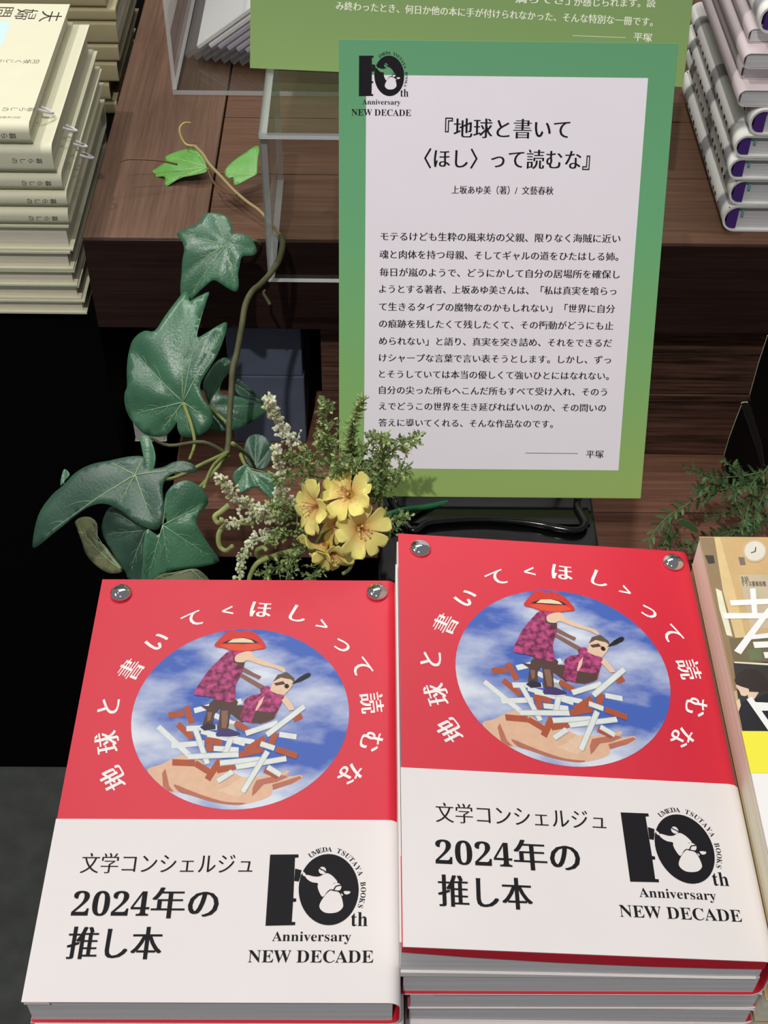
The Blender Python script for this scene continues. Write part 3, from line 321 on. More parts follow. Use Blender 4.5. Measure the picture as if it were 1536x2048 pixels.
D['stem'] = [[[-8.5, 455, -73.8], [-6.6, 443.1, -71.4], [-8.4, 431.2, -74.9], [-13.3, 419.2, -76.9], [-19.5, 407.3, -77.4], [-23.5, 395.4, -73.8], [-27, 383.5, -75.3], [-28.7, 371.5, -81.9], [-31.7, 359.6, -93.8], [-33.7, 347.7, -97.4], [-34.5, 335.8, -107.7], [-35.4, 323.8, -118.1], [-35.5, 311.9, -125.5], [-35.5, 300, -124.1]], [[-35.5, 300, -124.1], [-39.3, 275, -108.2], [-39.7, 250, -93], [-38.5, 225, -77.1]], [[-35.5, 300, -124.1], [-49, 300, -114.3], [-69.8, 300, -117.4], [-81.2, 300, -110.5]], [[-55.6, 380, -157], [-46.5, 360, -148.5], [-37.5, 340, -137.4]], [[-34.3, 300, -122.5], [-47.4, 281.7, -114.7], [-64.9, 263.3, -109.3], [-79.6, 245, -87.6]], [[-69.7, 362, -138], [-62.5, 341.3, -138.9], [-58.1, 320.7, -135.5], [-58.5, 300, -128.7]], [[-43.3, 440, -70.3], [-35.1, 450, -76.6], [-27.1, 460, -80.9], [-24.2, 470, -90.6]], [[-27.1, 300, -124.6], [-23, 281, -112.8], [-18.8, 262, -98]], [[-31.4, 300, -115.1], [-24.1, 315, -140.5], [-22.5, 330, -166.8]], [[-34.5, 300, -125.3], [-56.6, 262.5, -126.8], [-73.3, 225, -111.4]], [[-73.3, 225, -111.4], [-89.1, 237.5, -141.2], [-99.1, 250, -174.6]], [[-17.6, 445, -122.8], [-19.4, 448.3, -121.2], [-22.2, 451.7, -118.3], [-21.3, 455, -118]]]
D['sprigs'] = [('white', [[21.7, 140, 38.1], [17.7, 137.6, 44.3], [13.2, 135.2, 51.3], [11, 132.8, 60.1], [10.5, 130.4, 68.7], [10.7, 128, 75.4]], {}), ('white', [[5.4, 135, -6.9], [0.8, 132.4, 1.2], [-3.7, 129.8, 9.3], [-7.9, 127.2, 19.2], [-10.6, 124.6, 28], [-12.7, 122, 35.6]], {}), ('white', [[20.3, 140, -4.4], [11.8, 137.6, 4.5], [12.4, 135.2, 15.4], [13, 132.8, 27.1], [12.2, 130.4, 37.4], [11.3, 128, 46.6]], {}), ('white', [[9.7, 135, -11.3], [5.3, 131.6, -13.2], [-1.2, 128.2, -12.9], [-5.8, 124.8, -18.1], [-7.4, 121.4, -23.4], [-8.2, 118, -28.7]], {}), ('white', [[16, 135, -3.5], [9.7, 130.7, -0], [5.1, 126.3, 5.6], [3.8, 122, 16.5]], {}), ('white', [[6.6, 135, 0.7], [0.2, 130.7, 0.9], [-7.5, 126.3, 2.2], [-14.2, 122, 5.7]], {}), ('curl', [[-0.5, 128, -0.6], [-8.3, 126, 1.5], [-13.3, 124, 1.4], [-15.9, 122, -1.8], [-15.8, 120, -7.3], [-12.8, 118, -8.3], [-9.3, 116, -2.8]], {}), ('curl', [[-10.4, 126, 13.2], [-14, 124, 11], [-16.8, 122, 9.9], [-15.4, 120, 7.9], [-12.7, 118, 12.1]], {}), ('curl', [[20.2, 130, -20.2], [11.2, 127.7, -21.1], [5.3, 125.3, -20.9], [1.1, 123, -18.3], [0.9, 120.7, -11.2], [4.2, 118.3, -6.3], [5.9, 116, -5.9]], {}), ('curl', [[5.9, 120, -14.8], [0.7, 118, -17.1], [-2.5, 116, -22.8], [-3.3, 114, -26.2]], {}), ('green', [[33.8, 150, 11.3], [34.2, 146.2, 28.3], [32.4, 142.5, 40.8], [33.1, 138.8, 54.9], [34.5, 135, 67.6]], {}), ('needle', [[44.9, 155, -4.4], [44.2, 151.2, 15.4], [43.6, 147.5, 29.3], [44.5, 143.8, 46.6], [48.8, 140, 64.2]], {}), ('green', [[57.2, 150, -15.6], [56.9, 147.6, 10.8], [58.3, 145.2, 23.5], [63.2, 142.8, 33], [68.1, 140.4, 39.3], [73.6, 138, 43.6]], {}), ('green', [[56.3, 148, -2.5], [59.2, 142.7, 11.5], [63.3, 137.3, 23.2], [67.5, 132, 30.6]], {}), ('green', [[57, 148, 2.9], [57.5, 143.3, 23.3], [58.1, 138.7, 37.9], [57.2, 134, 49.1]], {}), ('green', [[42.7, 150, 8.2], [47.3, 147.3, 19.3], [51.6, 144.7, 34.1], [55.9, 142, 41.6]], {}), ('green', [[38.3, 148, 12.3], [27.1, 142, 29.3], [20.3, 136, 35.1], [15, 130, 37.9]], {}), ('green', [[33.8, 148, 8], [25.3, 141.3, 16.7], [17.1, 134.7, 23.2], [8.9, 128, 25.8]], {}), ('green', [[52.5, 148, -2.5], [47.3, 144.7, 8.3], [41.5, 141.3, 16.9], [38, 138, 28.3]], {}), ('green', [[20.1, 140, -8.8], [13.5, 132, 2.9], [7.9, 124, 15.5]], {}), ('green', [[26.3, 130, -16.8], [20.5, 124, -16.9], [16.3, 118, -16.9], [14.2, 112, -21.4]], {}), ('green', [[18.7, 128, -21.4], [11.2, 123.3, -25.4], [6.4, 118.7, -21.2], [1.5, 114, -21.6]], {}), ('green', [[30.8, 126, -23.6], [26.5, 119, -24.8], [23.2, 112, -20.1]], {}), ('green', [[24.7, 134, -15.6], [16.2, 128.7, -6.5], [10, 123.3, -1.9], [8.1, 118, -3.7]], {}), ('green', [[53.4, 140, -18.4], [60.9, 134, -5.2], [68, 128, 4.6]], {}), ('green', [[47.3, 146, -3.8], [41.4, 140.7, 10.2], [38.8, 135.3, 25.9], [40.4, 130, 40.1]], {}), ('needle', [[58.7, 150, -11.1], [52.5, 145, 2.7], [48.1, 140, 16.2], [46, 135, 30.4]], {})]
D['fstems'] = [[[57.4, 145, -30.7], [57.6, 147.5, -13], [57, 150, 0.9]], [[30.7, 140, -8.6], [39.6, 146.4, -16.5], [56.5, 152.8, -22], [68.3, 159.2, -24], [80.4, 165.6, -28.3], [91.6, 172, -31.4]], [[46, 128, -21.1], [43.1, 120, -22.3], [40.3, 112, -16.5]], [[26.5, 136, -1.2], [27.8, 138, -8.8], [30.7, 140, -8.6]], [[26.3, 130, -19], [30.8, 135, -13.3], [33.7, 140, -8.6]]]
D['flowers'] = [([48.6, 122, 2.4], (0.25, -0.75, 0.55), 12.5, 0.3, 0), ([26.6, 126, 12.8], (-0.75, -0.45, 0.35), 12, 0.5, 0), ([42, 130, 17.1], (-0.35, -0.45, 0.75), 12, 1, 0), ([35.9, 130, -2.5], (-0.85, -0.3, 0.2), 11, 0.2, 1), ([29.7, 124, -14.3], (-0.6, -0.6, -0.35), 11.5, 0.8, 0), ([35.2, 120, -13.7], (0.1, -0.85, -0.15), 9.5, 0.1, 0)]
D['fern'] = [[[339.9, 402, -235], [317.1, 389.5, -228.6], [292.5, 377, -217.8], [277.2, 364.5, -199.9], [262.7, 352, -184.3]], [[330.9, 402, -243.9], [311.1, 393.7, -246], [293.5, 385.3, -242.1], [277.7, 377, -246.8], [266.3, 368.7, -247], [255.9, 360.3, -253.1], [249.9, 352, -260.5]], [[327.4, 402, -242.5], [314.1, 385.3, -223.1], [301.3, 368.7, -199.7], [287.7, 352, -175.4]], [[348, 402, -260], [321.8, 385.3, -255], [301.7, 368.7, -246.6], [284.8, 352, -230.6]], [[318.6, 402, -249.9], [316.7, 385.3, -250.6], [318.8, 368.7, -250.8], [312.1, 352, -247.8]], [[331.5, 402, -297.3], [310.5, 385.3, -287.3], [290.8, 368.7, -275.4], [272.1, 352, -266.3]], [[286.7, 402, -276], [273.5, 385.3, -269.2], [268, 368.7, -263.4], [261.2, 352, -261.9]], [[350.6, 402, -276.7], [335.7, 385.3, -271.5], [320.3, 368.7, -262.8], [294.1, 352, -248]], [[333.8, 402, -233.7], [327.1, 385.3, -246.1], [320.9, 368.7, -250.8], [319.1, 352, -247.7]], [[343.7, 402, -240.8], [334.5, 385.3, -251.9], [327, 368.7, -250.7], [324.1, 352, -247.6]], [[313.2, 402, -254.5], [294.6, 385.3, -231.9], [284.5, 368.7, -219.4], [275.2, 352, -205.3]], [[358, 402, -286], [341.6, 385.3, -274.5], [325.8, 368.7, -264.3], [310, 352, -252.3]], [[349, 402, -255.5], [327.7, 385.3, -234.4], [311.2, 368.7, -219], [298, 352, -207.8]], [[340.4, 402, -226.4], [329.9, 385.3, -221.4], [318.6, 368.7, -211.9], [310, 352, -204.8]], [[285.5, 402, -299.4], [273.4, 377, -281.7], [262.5, 352, -263.4]]]
D['fern_leaf'] = [[268.6, 360, -244.4], [272.2, 360, -242.2], [277.7, 360, -245], [282.6, 360, -249.4], [286.7, 360, -255.3], [284.9, 360, -256.8], [278.1, 360, -252.4], [272.2, 360, -248]]
D['cards'] = [[[[327.3, 455, -219.7], [326, 455, -235.8], [324.8, 455, -254.9], [324.7, 455, -272.3], [333.6, 455, -302.6], [340.8, 455, -314.2], [366.1, 455, -313.9], [359.1, 455, -289.8], [346.5, 455, -261.1]]], [[[329.2, 460, -224.2], [330.9, 460, -223.1], [334.3, 460, -223.1], [352.8, 460, -263.6], [363.1, 460, -295.9], [361.2, 460, -294.7], [348.5, 460, -265.9]]], [[[336.3, 466, -162.8], [335.3, 466, -188.7], [335.5, 466, -219.7], [337.2, 466, -225.9], [355.2, 466, -269.3], [365.6, 466, -301.8], [378.6, 466, -301.7], [346.7, 466, -162.7]]]]
D['mag'] = [('m_tan', [[193.92, 102.86], [236.13, 103.66], [222.38, 36.55], [196.53, 35.23], [196.18, 63.23]]), ('m_brown', [[193.92, 102.86], [200.57, 102.93], [201.6, 87.21], [202.42, 71.11], [200.63, 48.09], [199.69, 33.46], [198.16, 22.14], [194.44, 22.11]]), ('m_light', [[200.57, 102.93], [203.1, 102.96], [203.92, 72.71], [204.02, 48.87], [199.74, 48.08], [199.04, 72.66]]), ('m_pale', [[196.26, 74.22], [198.43, 72.65], [198.69, 48.82], [196.46, 49.54], [195.88, 63.23]]), ('m_olive', [[197.08, 48.06], [224.47, 49.06], [221.72, 36.18], [196.89, 35.6]]), ('m_green', [[203.36, 42.2], [209.08, 42.99], [208.3, 37.51], [203.54, 36.96]]), ('m_paper', [[207.19, 81.56], [231.6, 82.46], [225.44, 53.57], [206.81, 52.64]]), ('m_dark', [[194.73, 92.51], [198.45, 92.38], [198.32, 88], [195.48, 87.72]]), ('m_grey', [[208.91, 91.58], [211.38, 91.44], [211.23, 87.31], [208.88, 87.04]]), ('m_dark', [[196.57, 35.45], [221.87, 36.9], [215.25, 3.28], [193.05, 3.1]]), ('m_pale', [[196.99, 36.17], [211.66, 35.37], [221.64, 35.82], [221.46, 34.95], [210.89, 34.42], [197.15, 35.45]]), ('m_hair', [[195.51, 27.03], [197.07, 30.23], [200.65, 32.4], [204.73, 32.58], [207.69, 29.96], [208.58, 25.73], [207.88, 22.23], [203.68, 21.15], [200.58, 22.86], [197.34, 23.88], [195.81, 24.92]]), ('m_skin', [[195.72, 25.06], [197.65, 24.02], [200.32, 23], [200.23, 20.43], [198.22, 19.44], [196.82, 19.84], [196.44, 22.13], [195.67, 23.52]]), ('m_skin', [[199.66, 21.6], [204, 21.36], [200.92, 17.19], [199.23, 18.14]]), ('m_navy', [[194.48, 14.53], [197.26, 17.3], [200.73, 17.67], [206.46, 20.83], [218.61, 21.62], [215.25, 3.28], [193.05, 3.1]]), ('m_skin', [[193.14, 17.12], [195.86, 18.32], [195.83, 15.09], [193.56, 11.94], [192.99, 13.16]]), ('m_clock', [[221.7, 95.05], [221.34, 93.77], [220.79, 92.54], [220.06, 91.41], [219.2, 90.44], [218.22, 89.65], [217.19, 89.08], [216.12, 88.75], [215.08, 88.67], [214.1, 88.86], [213.21, 89.29], [212.46, 89.95], [211.87, 90.82], [211.48, 91.86], [211.29, 93.04], [211.31, 94.3], [211.55, 95.58], [212, 96.85], [212.63, 98.05], [213.43, 99.12], [214.36, 100.03], [215.38, 100.73], [216.45, 101.2], [217.52, 101.41], [218.56, 101.35], [219.51, 101.03], [220.34, 100.47], [221.01, 99.68], [221.5, 98.7], [221.78, 97.57], [221.85, 96.33]]), ('m_face', [[220.98, 95.21], [220.67, 94.11], [220.2, 93.06], [219.58, 92.1], [218.84, 91.26], [218.01, 90.58], [217.12, 90.09], [216.22, 89.81], [215.32, 89.75], [214.48, 89.9], [213.73, 90.27], [213.08, 90.84], [212.59, 91.59], [212.25, 92.48], [212.09, 93.49], [212.11, 94.56], [212.32, 95.67], [212.7, 96.75], [213.24, 97.78], [213.92, 98.69], [214.71, 99.47], [215.58, 100.07], [216.5, 100.46], [217.41, 100.64], [218.3, 100.6], [219.11, 100.32], [219.82, 99.84], [220.39, 99.17], [220.81, 98.33], [221.05, 97.36], [221.11, 96.31]]), ('m_dark', [[217.19, 97.35], [217.57, 97.36], [216.93, 94.66], [216.46, 94.83]]), ('m_dark', [[214.7, 94.14], [214.73, 93.64], [216.77, 94.49], [216.74, 95]]), ('white', [[210.44, 73.97], [212.87, 74.23], [210.97, 60.29], [208.71, 59.5]]), ('white', [[200.87, 67.56], [228.82, 69.4], [228.2, 66.5], [200.96, 64.68]]), ('white', [[196.83, 60.77], [227.03, 61.06], [226.44, 58.3], [197.03, 57.78]]), ('white', [[215.49, 63.42], [218.66, 64.23], [200.36, 39.62], [197.94, 41.42]]), ('white', [[203.14, 48.86], [225.19, 52.44], [224.55, 49.43], [204.27, 47.01]]), ('white', [[206.3, 45.91], [224.02, 46.97], [223.39, 44], [206.41, 42.82]]), ('white', [[209.53, 40.79], [222.89, 41.65], [222.26, 38.72], [209.63, 37.74]]), ('white', [[198.5, 17.86], [200.82, 19.05], [206.88, 3.21], [204.2, 3.19]]), ('white', [[200.82, 16.64], [217.36, 15.75], [216.73, 12.81], [201.73, 12.55]])]
D['mag_txt'] = [('主訓', [207.62, 79.54], [210.73, 79.73]), ('クラス委員目標', [207.44, 76.89], [217.57, 76.99])]
D['mag_band'] = [3.1, -15.46]
D['studs'] = [[-54.77, 85.58], [55.53, 86.91]]
D['bandtop'] = [[-62.81, -24.07], [63.55, -24.56]]
D['tint'] = [[-220.1, 606.2], [-202.4, 606.7], [-201.9, 591.4], [-201.7, 572.9], [-210.1, 557.4]]
D['top_txt'] = [('夫', [-175.8, 614.8], 17), ('婦', [-193.8, 617.4], 17), ('間', [-211, 620.7], 17)]
D['top_txt2'] = [('向坂くじら', [-184.2, 550.6], 6), ('暮らしの', [-175.6, 488.8], 5.5), ('百万年書房', [-177.9, 479], 3)]
D['wire'] = [[71.7, 150.5, -26], [79.6, 154.6, -26], [91.4, 156.6, -26], [107.2, 157.6, -26], [122.9, 156.4, -26], [134.5, 154.4, -26], [142.2, 152.1, -26], [149.8, 150.6, -26], [154.3, 151.9, -26], [156.3, 156.2, -26], [154.9, 162.2, -26], [153.5, 167.7, -26]]

# ================================================================== SETTING
v, f = boxd(-2500, 2500, -1500, 3000, -780, -750); tag(obj('floor', v, f, 'floor', loc=(0, 0, 0)), kind='structure')

v, f = boxd(-2500, 2500, 2900, 3000, -750, 2150); tag(obj('wall_back', v, f, 'wall'), kind='structure')

# ------------------------------------------------------------------ black cabinets and the timber table
t = thing('display_cabinet', 'matte black cabinet under the tall stack of cream books', 'cabinet', (-500, 700, -750))
box('carcass', -400, 355, -224, 500, 0, 597.8, 'black_matte', t)
t = thing('low_cabinet', 'black base standing under the stepped dark wooden table', 'cabinet', (260, 700, -750))
box('carcass', -400, 640, -222, 500, 0, 383, 'black_matte', t)
box('back_panel', -400, 640, -40, -30, 383, 581, 'black_matte', t)
t = thing('display_plinth', 'black plinth carrying the two stacks of red books', 'plinth', (170, 30, -750))
box('carcass', -246, 328, -150, 66, 0, 672, 'black_satin', t); box('top_board', -248, 330, -152, 68, 672, 678, 'black_satin', t)
box('box_ledge', -112, -8, 68.5, 168, 640, 678, 'black_satin', t)
tb = thing('wooden_table', 'stepped dark brown stained timber table with planked top', 'table', (0, 475, -365))
Z0 = 365
box('plank', -145.6, -62.6, .4, 700, -166.7+Z0, -90+Z0, 'wood_y', tb, bev=1.0)
for i in range(9):
    box('plank', -61.4, 720, 3.2+77.5*i if i else .4, 77.5*(i+1)+2.4, -120+Z0, -90+Z0, 'wood_x', tb, bev=.9)
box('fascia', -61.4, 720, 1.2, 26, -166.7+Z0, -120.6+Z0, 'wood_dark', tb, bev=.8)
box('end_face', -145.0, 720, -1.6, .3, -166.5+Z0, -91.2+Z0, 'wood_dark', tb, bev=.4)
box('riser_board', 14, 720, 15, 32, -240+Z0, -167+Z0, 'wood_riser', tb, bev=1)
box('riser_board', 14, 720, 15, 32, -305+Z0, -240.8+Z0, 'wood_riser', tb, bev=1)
box('shelf_plank', -103, 720, -49, 180, -362+Z0, -305+Z0, 'wood_x2', tb, bev=1)
box('shelf_plank', 84, 720, -97, -49.6, -362+Z0, -305.2+Z0, 'wood_x2', tb, bev=1)

# boxes and paperbacks in the dark space beneath
for i, (z0, z1, lab) in enumerate(((-304.8, -234.5, 'lower of two slate blue boxes in the dark recess under the table'), (-234.2, -170, 'upper of two slate blue boxes in the dark recess under the table'))):
    b = thing('storage_box', lab, 'box', (-29, 560, z0), group='slate boxes under the table')
    box('box_body', -29, 29-i, -60, 40, 0, z1-z0-6 if i else z1-z0, 'slate', b, bev=1.2)
    if i: box('box_lid', -30, 30-i, -61, 41, z1-z0-5.8, z1-z0, 'slate', b, bev=1)
def paperback(name, lab, loc, rz, w, h, t, cover, group=None, pages='pages_white', r=1.5, cat='book', inset=.8, hard=False, over=0):
    b = thing(name, lab, cat, loc, (0, 0, rz), group)
    V, F = wrap(w, t, -h/2, h/2, r, -.45 if not hard else -1.4, steps=8); obj('cover', V, F, cover, b, loc=(0, 0, t), smooth='edges')
    e = 3 if hard else inset
    v, f = boxd(-w/2+e, w/2-(2 if not hard else 5), -h/2+e, h/2-e, .75 if not hard else 1.6, t-(.75 if not hard else 1.6)); obj('page_block', v, f, pages, b)
    return b
paperback('paperback', 'pale paperback lying in the dark recess left of the slate boxes', (-126, 570, -304.8), 0, 26, 140, 30, 'cream')

# ================================================================== RED BOOKS
W, H = 128, 188
BT = D['bandtop'][0][1]/1.0
def logo(mb, sc, ox, oy, z, layer=0):
    tr = lambda ps: [(ox+sc*x, oy+sc*y) for x, y in ps]
    V, F = fill2d([tr(D['logo_one'])]); mb.add([(x, y, z) for x, y in V], F)
    V, F = fill2d([tr(D['logo_flag'])]); mb.add([(x, y, z) for x, y in V], F)
    V, F = fill2d([tr(D['logo_o'])]+[tr(cr2(h)) for h in D['logo_holes']]); mb.add([(x, y, z) for x, y in V], F)
    for l in D['logo_lines']:
        P = cr([(a[0], a[1], 0) for a in tr(l)], 4); q = .22*sc
        for a, b in zip(P, P[1:]):
            d = (b-a).normalized(); n = Vector((-d.y, d.x, 0))*q
            mb.add([(p.x, p.y, z+.01) for p in (a+n, b+n, b-n, a-n)], [(0, 1, 2, 3)])
    s = 'UMEDA TSUTAYA BOOKS'; A = [(a[0][0], a[0][1]) if isinstance(a[0], (list, tuple)) else (a[0], a[1]) for a in D['logo_arc']]
    A = tr(A)
    for i, ch in enumerate(s):
        if ch == ' ': continue
        a, b = A[max(0, i-1)], A[min(len(A)-1, i+1)]
        place_c(mb, text(ch, 'serif'), A[i][0], A[i][1], 2.75*sc, z, math.atan2(b[1]-a[1], b[0]-a[0]))
    for s, (x0, x1, y0, y1) in D['logo_txt']:
        place(mb, text(s, 'serif'), ox+sc*x0, ox+sc*x1, 0, 1, z, vfit=(oy+sc*y0, oy+sc*y1))
def cr2(p): return [(q.x, q.y) for q in cr([(a, b, 0) for a, b in p], 3, True)]
def prints(root, loc, rot):
    cx, cy, r = D['circle']
    mb = MB(); n = 72; mb.add([(cx+r*cos(2*pi*k/n), cy+r*sin(2*pi*k/n), .05) for k in range(n)], [tuple(range(n))])
    sky = mb.build('cover_picture', 'art_sky', root, loc=loc, rot=rot)
    names = []; mb = MB()
    for i, (m, p) in enumerate(D['art']):
        if m not in names: names.append(m)
        if len(p) > 9: p = cr2(p)
        p = [((x-cx)*min(1, (r-.05)/max(1e-6, math.hypot(x-cx, y-cy)))+cx, (y-cy)*min(1, (r-.05)/max(1e-6, math.hypot(x-cx, y-cy)))+cy) for x, y in p]
        tri = geometry.tessellate_polygon([[Vector((x, y, 0)) for x, y in p]])
        mb.add([(x, y, .09+.004*i) for x, y in p], tri, names.index(m))
    mb.build('collage', ['a_'+x for x in names], sky)
    mb = MB()
    for ch, x, y in D['arc']:
        a = math.atan2(y-cy, x-cx)-pi/2
        if ch in '〈〉': place_c(mb, glyphs('<' if ch == '〈' else '>', .006), x, y, 9.5, .05, a)
        else: place_c(mb, text(ch, wt=.028, off=-.004), x, y, 10.3, .05, a)
    mb.build('title_lettering', 'ink_white', root, loc=loc, rot=rot)
    mb = MB()
    for s, (x0, x1, y0, y1) in D['band_txt']: place(mb, text(s, wt=.02 if s[0] == '文' else .034, off=-.013 if s[0] == '文' else -.008), x0, x1, 0, 1, .42, vfit=(y0, y1))
    mb.build('band_lettering', 'ink', root, loc=loc, rot=rot)
    mb = MB(); logo(mb, 1, 0, 0, .42); mb.build('emblem', 'ink', root, loc=loc, rot=rot)
def red_book(lab, loc, t, top=False, rot=(0, 0, 0), group=None, band=True):
    b = thing('red_book', lab, 'book', loc, rot, group)
    V, F = wrap(W, t, -H/2+(0 if top else .45), H/2, 4, -.6 if top else -.28, steps=6); obj('cover', V, F, 'red', b, loc=(0, 0, t), smooth='edges')
    V, F = wrap(W, t, -H/2-.2, BT, 4, .3, gap=.25, steps=6); obj('paper_band', V, F, 'band', b, loc=(0, 0, t), smooth='edges')
    v, f = boxd(-W/2+.6, W/2-2.5, -H/2+(.9 if top else .3), H/2-.9, .4, t-.8); obj('page_block', v, f, 'pages_white', b)
    v, f = boxd(-W/2+.3, -W/2+9, -H/2-.05, H/2-.4, t-2.3, t-.9); obj('jacket_flap', v, f, 'band', b)
    if top: prints(b, (0, 0, t+.02), (0, 0, 0))
    return b
L = ['topmost red book of the left stack, bearing the round sky picture', 'red book directly beneath the top one in the left red stack', 'third red book from the top in the left red stack', 'lowest red book in the left red stack']
for i in range(4):
    red_book(L[i], (0 if i == 0 else random.uniform(-.6, .8)+1.6, 0 if i == 0 else random.uniform(-.8, .2), -17.7*(i+1)-(.2 if i else 0)), 17.2, i == 0, (0, radians(-.25) if i == 0 else 0, 0), 'red books in the left stack')
L = ['second red book down in the right red stack, under the lifted top one', 'third red book down in the right red stack', 'fourth red book down in the right red stack', 'lowest red book in the right red stack']
for i in range(4):
    red_book(L[i], (130.6+(.8, 1.6, .4, -.5)[i], 12.6+(0, .3, -.4, .2)[i], -20.3-12.95*(i+1)), 12.3, False, (0, 0, (0.004, -.006, .002, 0)[i]), 'red books in the right stack')
# top book of the right stack: its springy cover stands up off the pages
b = thing('red_book', 'topmost red book of the right stack with cover springing up', 'book', (128.65, 11.75, -20.1), (0, 0, radians(.1)), 'red books in the right stack')
tt = math.tan(radians(4.836)); zc = 32.35
def sheet(prof, th, y0, y1):
    n = len(prof); V = []; F = []; N = []
    for i in range(n):
        a = Vector((*prof[max(0, i-1)], 0)); c = Vector((*prof[min(n-1, i+1)], 0)); d = (c-a).normalized(); N.append((-d.y, d.x))
    for y in (y0, y1):
        V += [(x+nx*th, y, z+nz*th) for (x, z), (nx, nz) in zip(prof, N)]+[(x, y, z) for x, z in prof]
    for i in range(n-1):
        F += [(i, i+1, 2*n+i+1, 2*n+i), (n+i+1, n+i, 3*n+i, 3*n+i+1), (i+1, i, n+i, n+i+1), (2*n+i, 2*n+i+1, 3*n+i+1, 3*n+i)]
    F += [(0, 2*n, 3*n, n), (n-1, 2*n-1, 4*n-1, 3*n-1)]
    return V, F
prof = [(-64, zc+64*tt), (-20, zc+20*tt), (20, zc-20*tt), (59.5, zc-59.5*tt), (61.8, zc-62*tt-.5), (63.4, zc-63*tt-2), (64, zc-64*tt-4.5), (64, 6), (63.2, 2.6), (61, .6), (-64, .5)]
V, F = sheet(prof, -.5, -94, 94); obj('cover', V, F, 'red', b, smooth='edges')
V, F = sheet([(x*1.004, z) for x, z in prof], .35, -94.2, BT); obj('paper_band', V, F, 'band', b, smooth='edges')
v, f = boxd(-63.4, 61.5, -93.2, 93, 1.1, 12.8); obj('page_block', v, f, 'pages_white', b)
def wedge(name, top, bot, y0, y1, m):
    n = len(top); V = []; F = []
    for y in (y0, y1): V += [(x, y, z) for x, z in top]+[(x, y, z) for x, z in bot]
    for i in range(n-1): F += [(i, i+1, n+i+1, n+i), (2*n+i+1, 2*n+i, 3*n+i, 3*n+i+1), (i+1, i, 2*n+i, 2*n+i+1), (n+i, n+i+1, 3*n+i+1, 3*n+i)]
    F += [(0, n, 3*n, 2*n), (n-1, 3*n-1, 4*n-1, 2*n-1)]
    return obj(name, V, F, m, b)
X = [-64.6, -40, -10, 20, 45, 61]
wedge('jacket_fold', [(x, zc-x*tt-.8-.3*(1-(x/64)**2)) for x in X], [(x, zc-x*tt-4.6-3.2*(1-((x-8)/72)**2)) for x in X], -93.9, -60, 'red')
wedge('inner_leaves', [(x, zc-x*tt-1.2-(4 if -64 < x else 2)) for x in X], [(x, 13.2+(1.6 if x < -40 else 0)) for x in X], -93.0, 92, 'pages_white')
wedge('jacket_flap', [(x, 16.6-.02*(x+64)+1.2*cos((x+64)/50)) for x in X[:5]+[60]], [(x, 14.0+.6*cos((x+64)/50)) for x in X[:5]+[60]], -94, 80, 'band')
wedge('flap_edge', [(-65.3, zc+65*tt-1), (-64.4, zc+64*tt-1)], [(-65.3, 13), (-64.4, 13)], -92, 77, 'band')
prints(b, (0, 0, zc+.05), (0, radians(4.836), 0))

# steel stud magnets on the covers
prof = [(4.55, 0), (4.6, .5), (4.35, 1.1), (3.7, 1.75), (2.7, 2.3), (1.4, 2.65), (0, 2.75)]
def stud(lab, loc, rot):
    mb = MB(); n = 28; V = []; F = []
    for r, z in prof[:-1]: V += [(r*cos(2*pi*k/n), r*sin(2*pi*k/n), z) for k in range(n)]
    V.append((0, 0, 2.75))
    for i in range(len(prof)-2):
        for k in range(n): F.append((i*n+k, i*n+(k+1) % n, (i+1)*n+(k+1) % n, (i+1)*n+k))
    q = (len(prof)-2)*n
    for k in range(n): F.append((q+k, q+(k+1) % n, len(V)-1))
    F.append(tuple(range(n-1, -1, -1)))
    o = obj('domed_stud', V, F, 'chrome', None, loc, rot, smooth=True)
    return tag(o, lab, 'magnet', 'domed metal studs on red covers')
s1, s2 = D['studs']
stud('domed silver stud on top left corner of the left red book', (s1[0], s1[1], -.1), (0, 0, 0))
stud('domed silver stud on top right corner of the left red book', (s2[0], s2[1], .2), (0, 0, 0))
for s, l in ((s1, 'left'), (s2, 'right')):
    stud('domed silver stud on top %s corner of the right red book' % l, (128.65+s[0], 11.75+s[1], 12.3-s[0]*tt), (0, radians(4.836), 0))

# ================================================================== SIGNS
O, th = (37, 169.5, -25.4), radians(63.7)
sg = thing('sign_card', 'green bordered white sign card with long printed recommendation, in front', 'sign', O, (th, 0, 0), 'green recommendation cards')
v, f = boxd(0, 147.6, 0, 210.3, -1.1, 0, .12); obj('card', v, f, 'green1', sg)
q = [D['sign_white'][k] for k in (0, 1, 2, 3)]
mb = MB(); x0, x1, y0, y1 = 12.0, 135.6, 14.45, 195.8
mb.add([(x0, y0, .05), (x1, y0, .05), (x1, y1, .05), (x0, y1, .05)], [(0, 1, 2, 3)]); mb.build('white_panel', 'sign_white', sg)
mb = MB()
for s, a, b_, y, h in D['sign_txt']:
    h *= 1.0; place(mb, text(s, wt=.024, off=-.008), a, b_, y-.37*h, h, .1)
(xa, ya), (xb, yb) = D['sign_rule']; mb.add([(xa, ya-.12, .1), (xb, yb-.12, .1), (xb, yb+.12, .1), (xa, ya+.12, .1)], [(0, 1, 2, 3)])
mb.build('printed_text', 'ink', sg)
mb = MB(); sc, ox, oy = D['sign_logo']; logo(mb, sc, ox, oy, .12); mb.build('emblem', 'ink', sg)

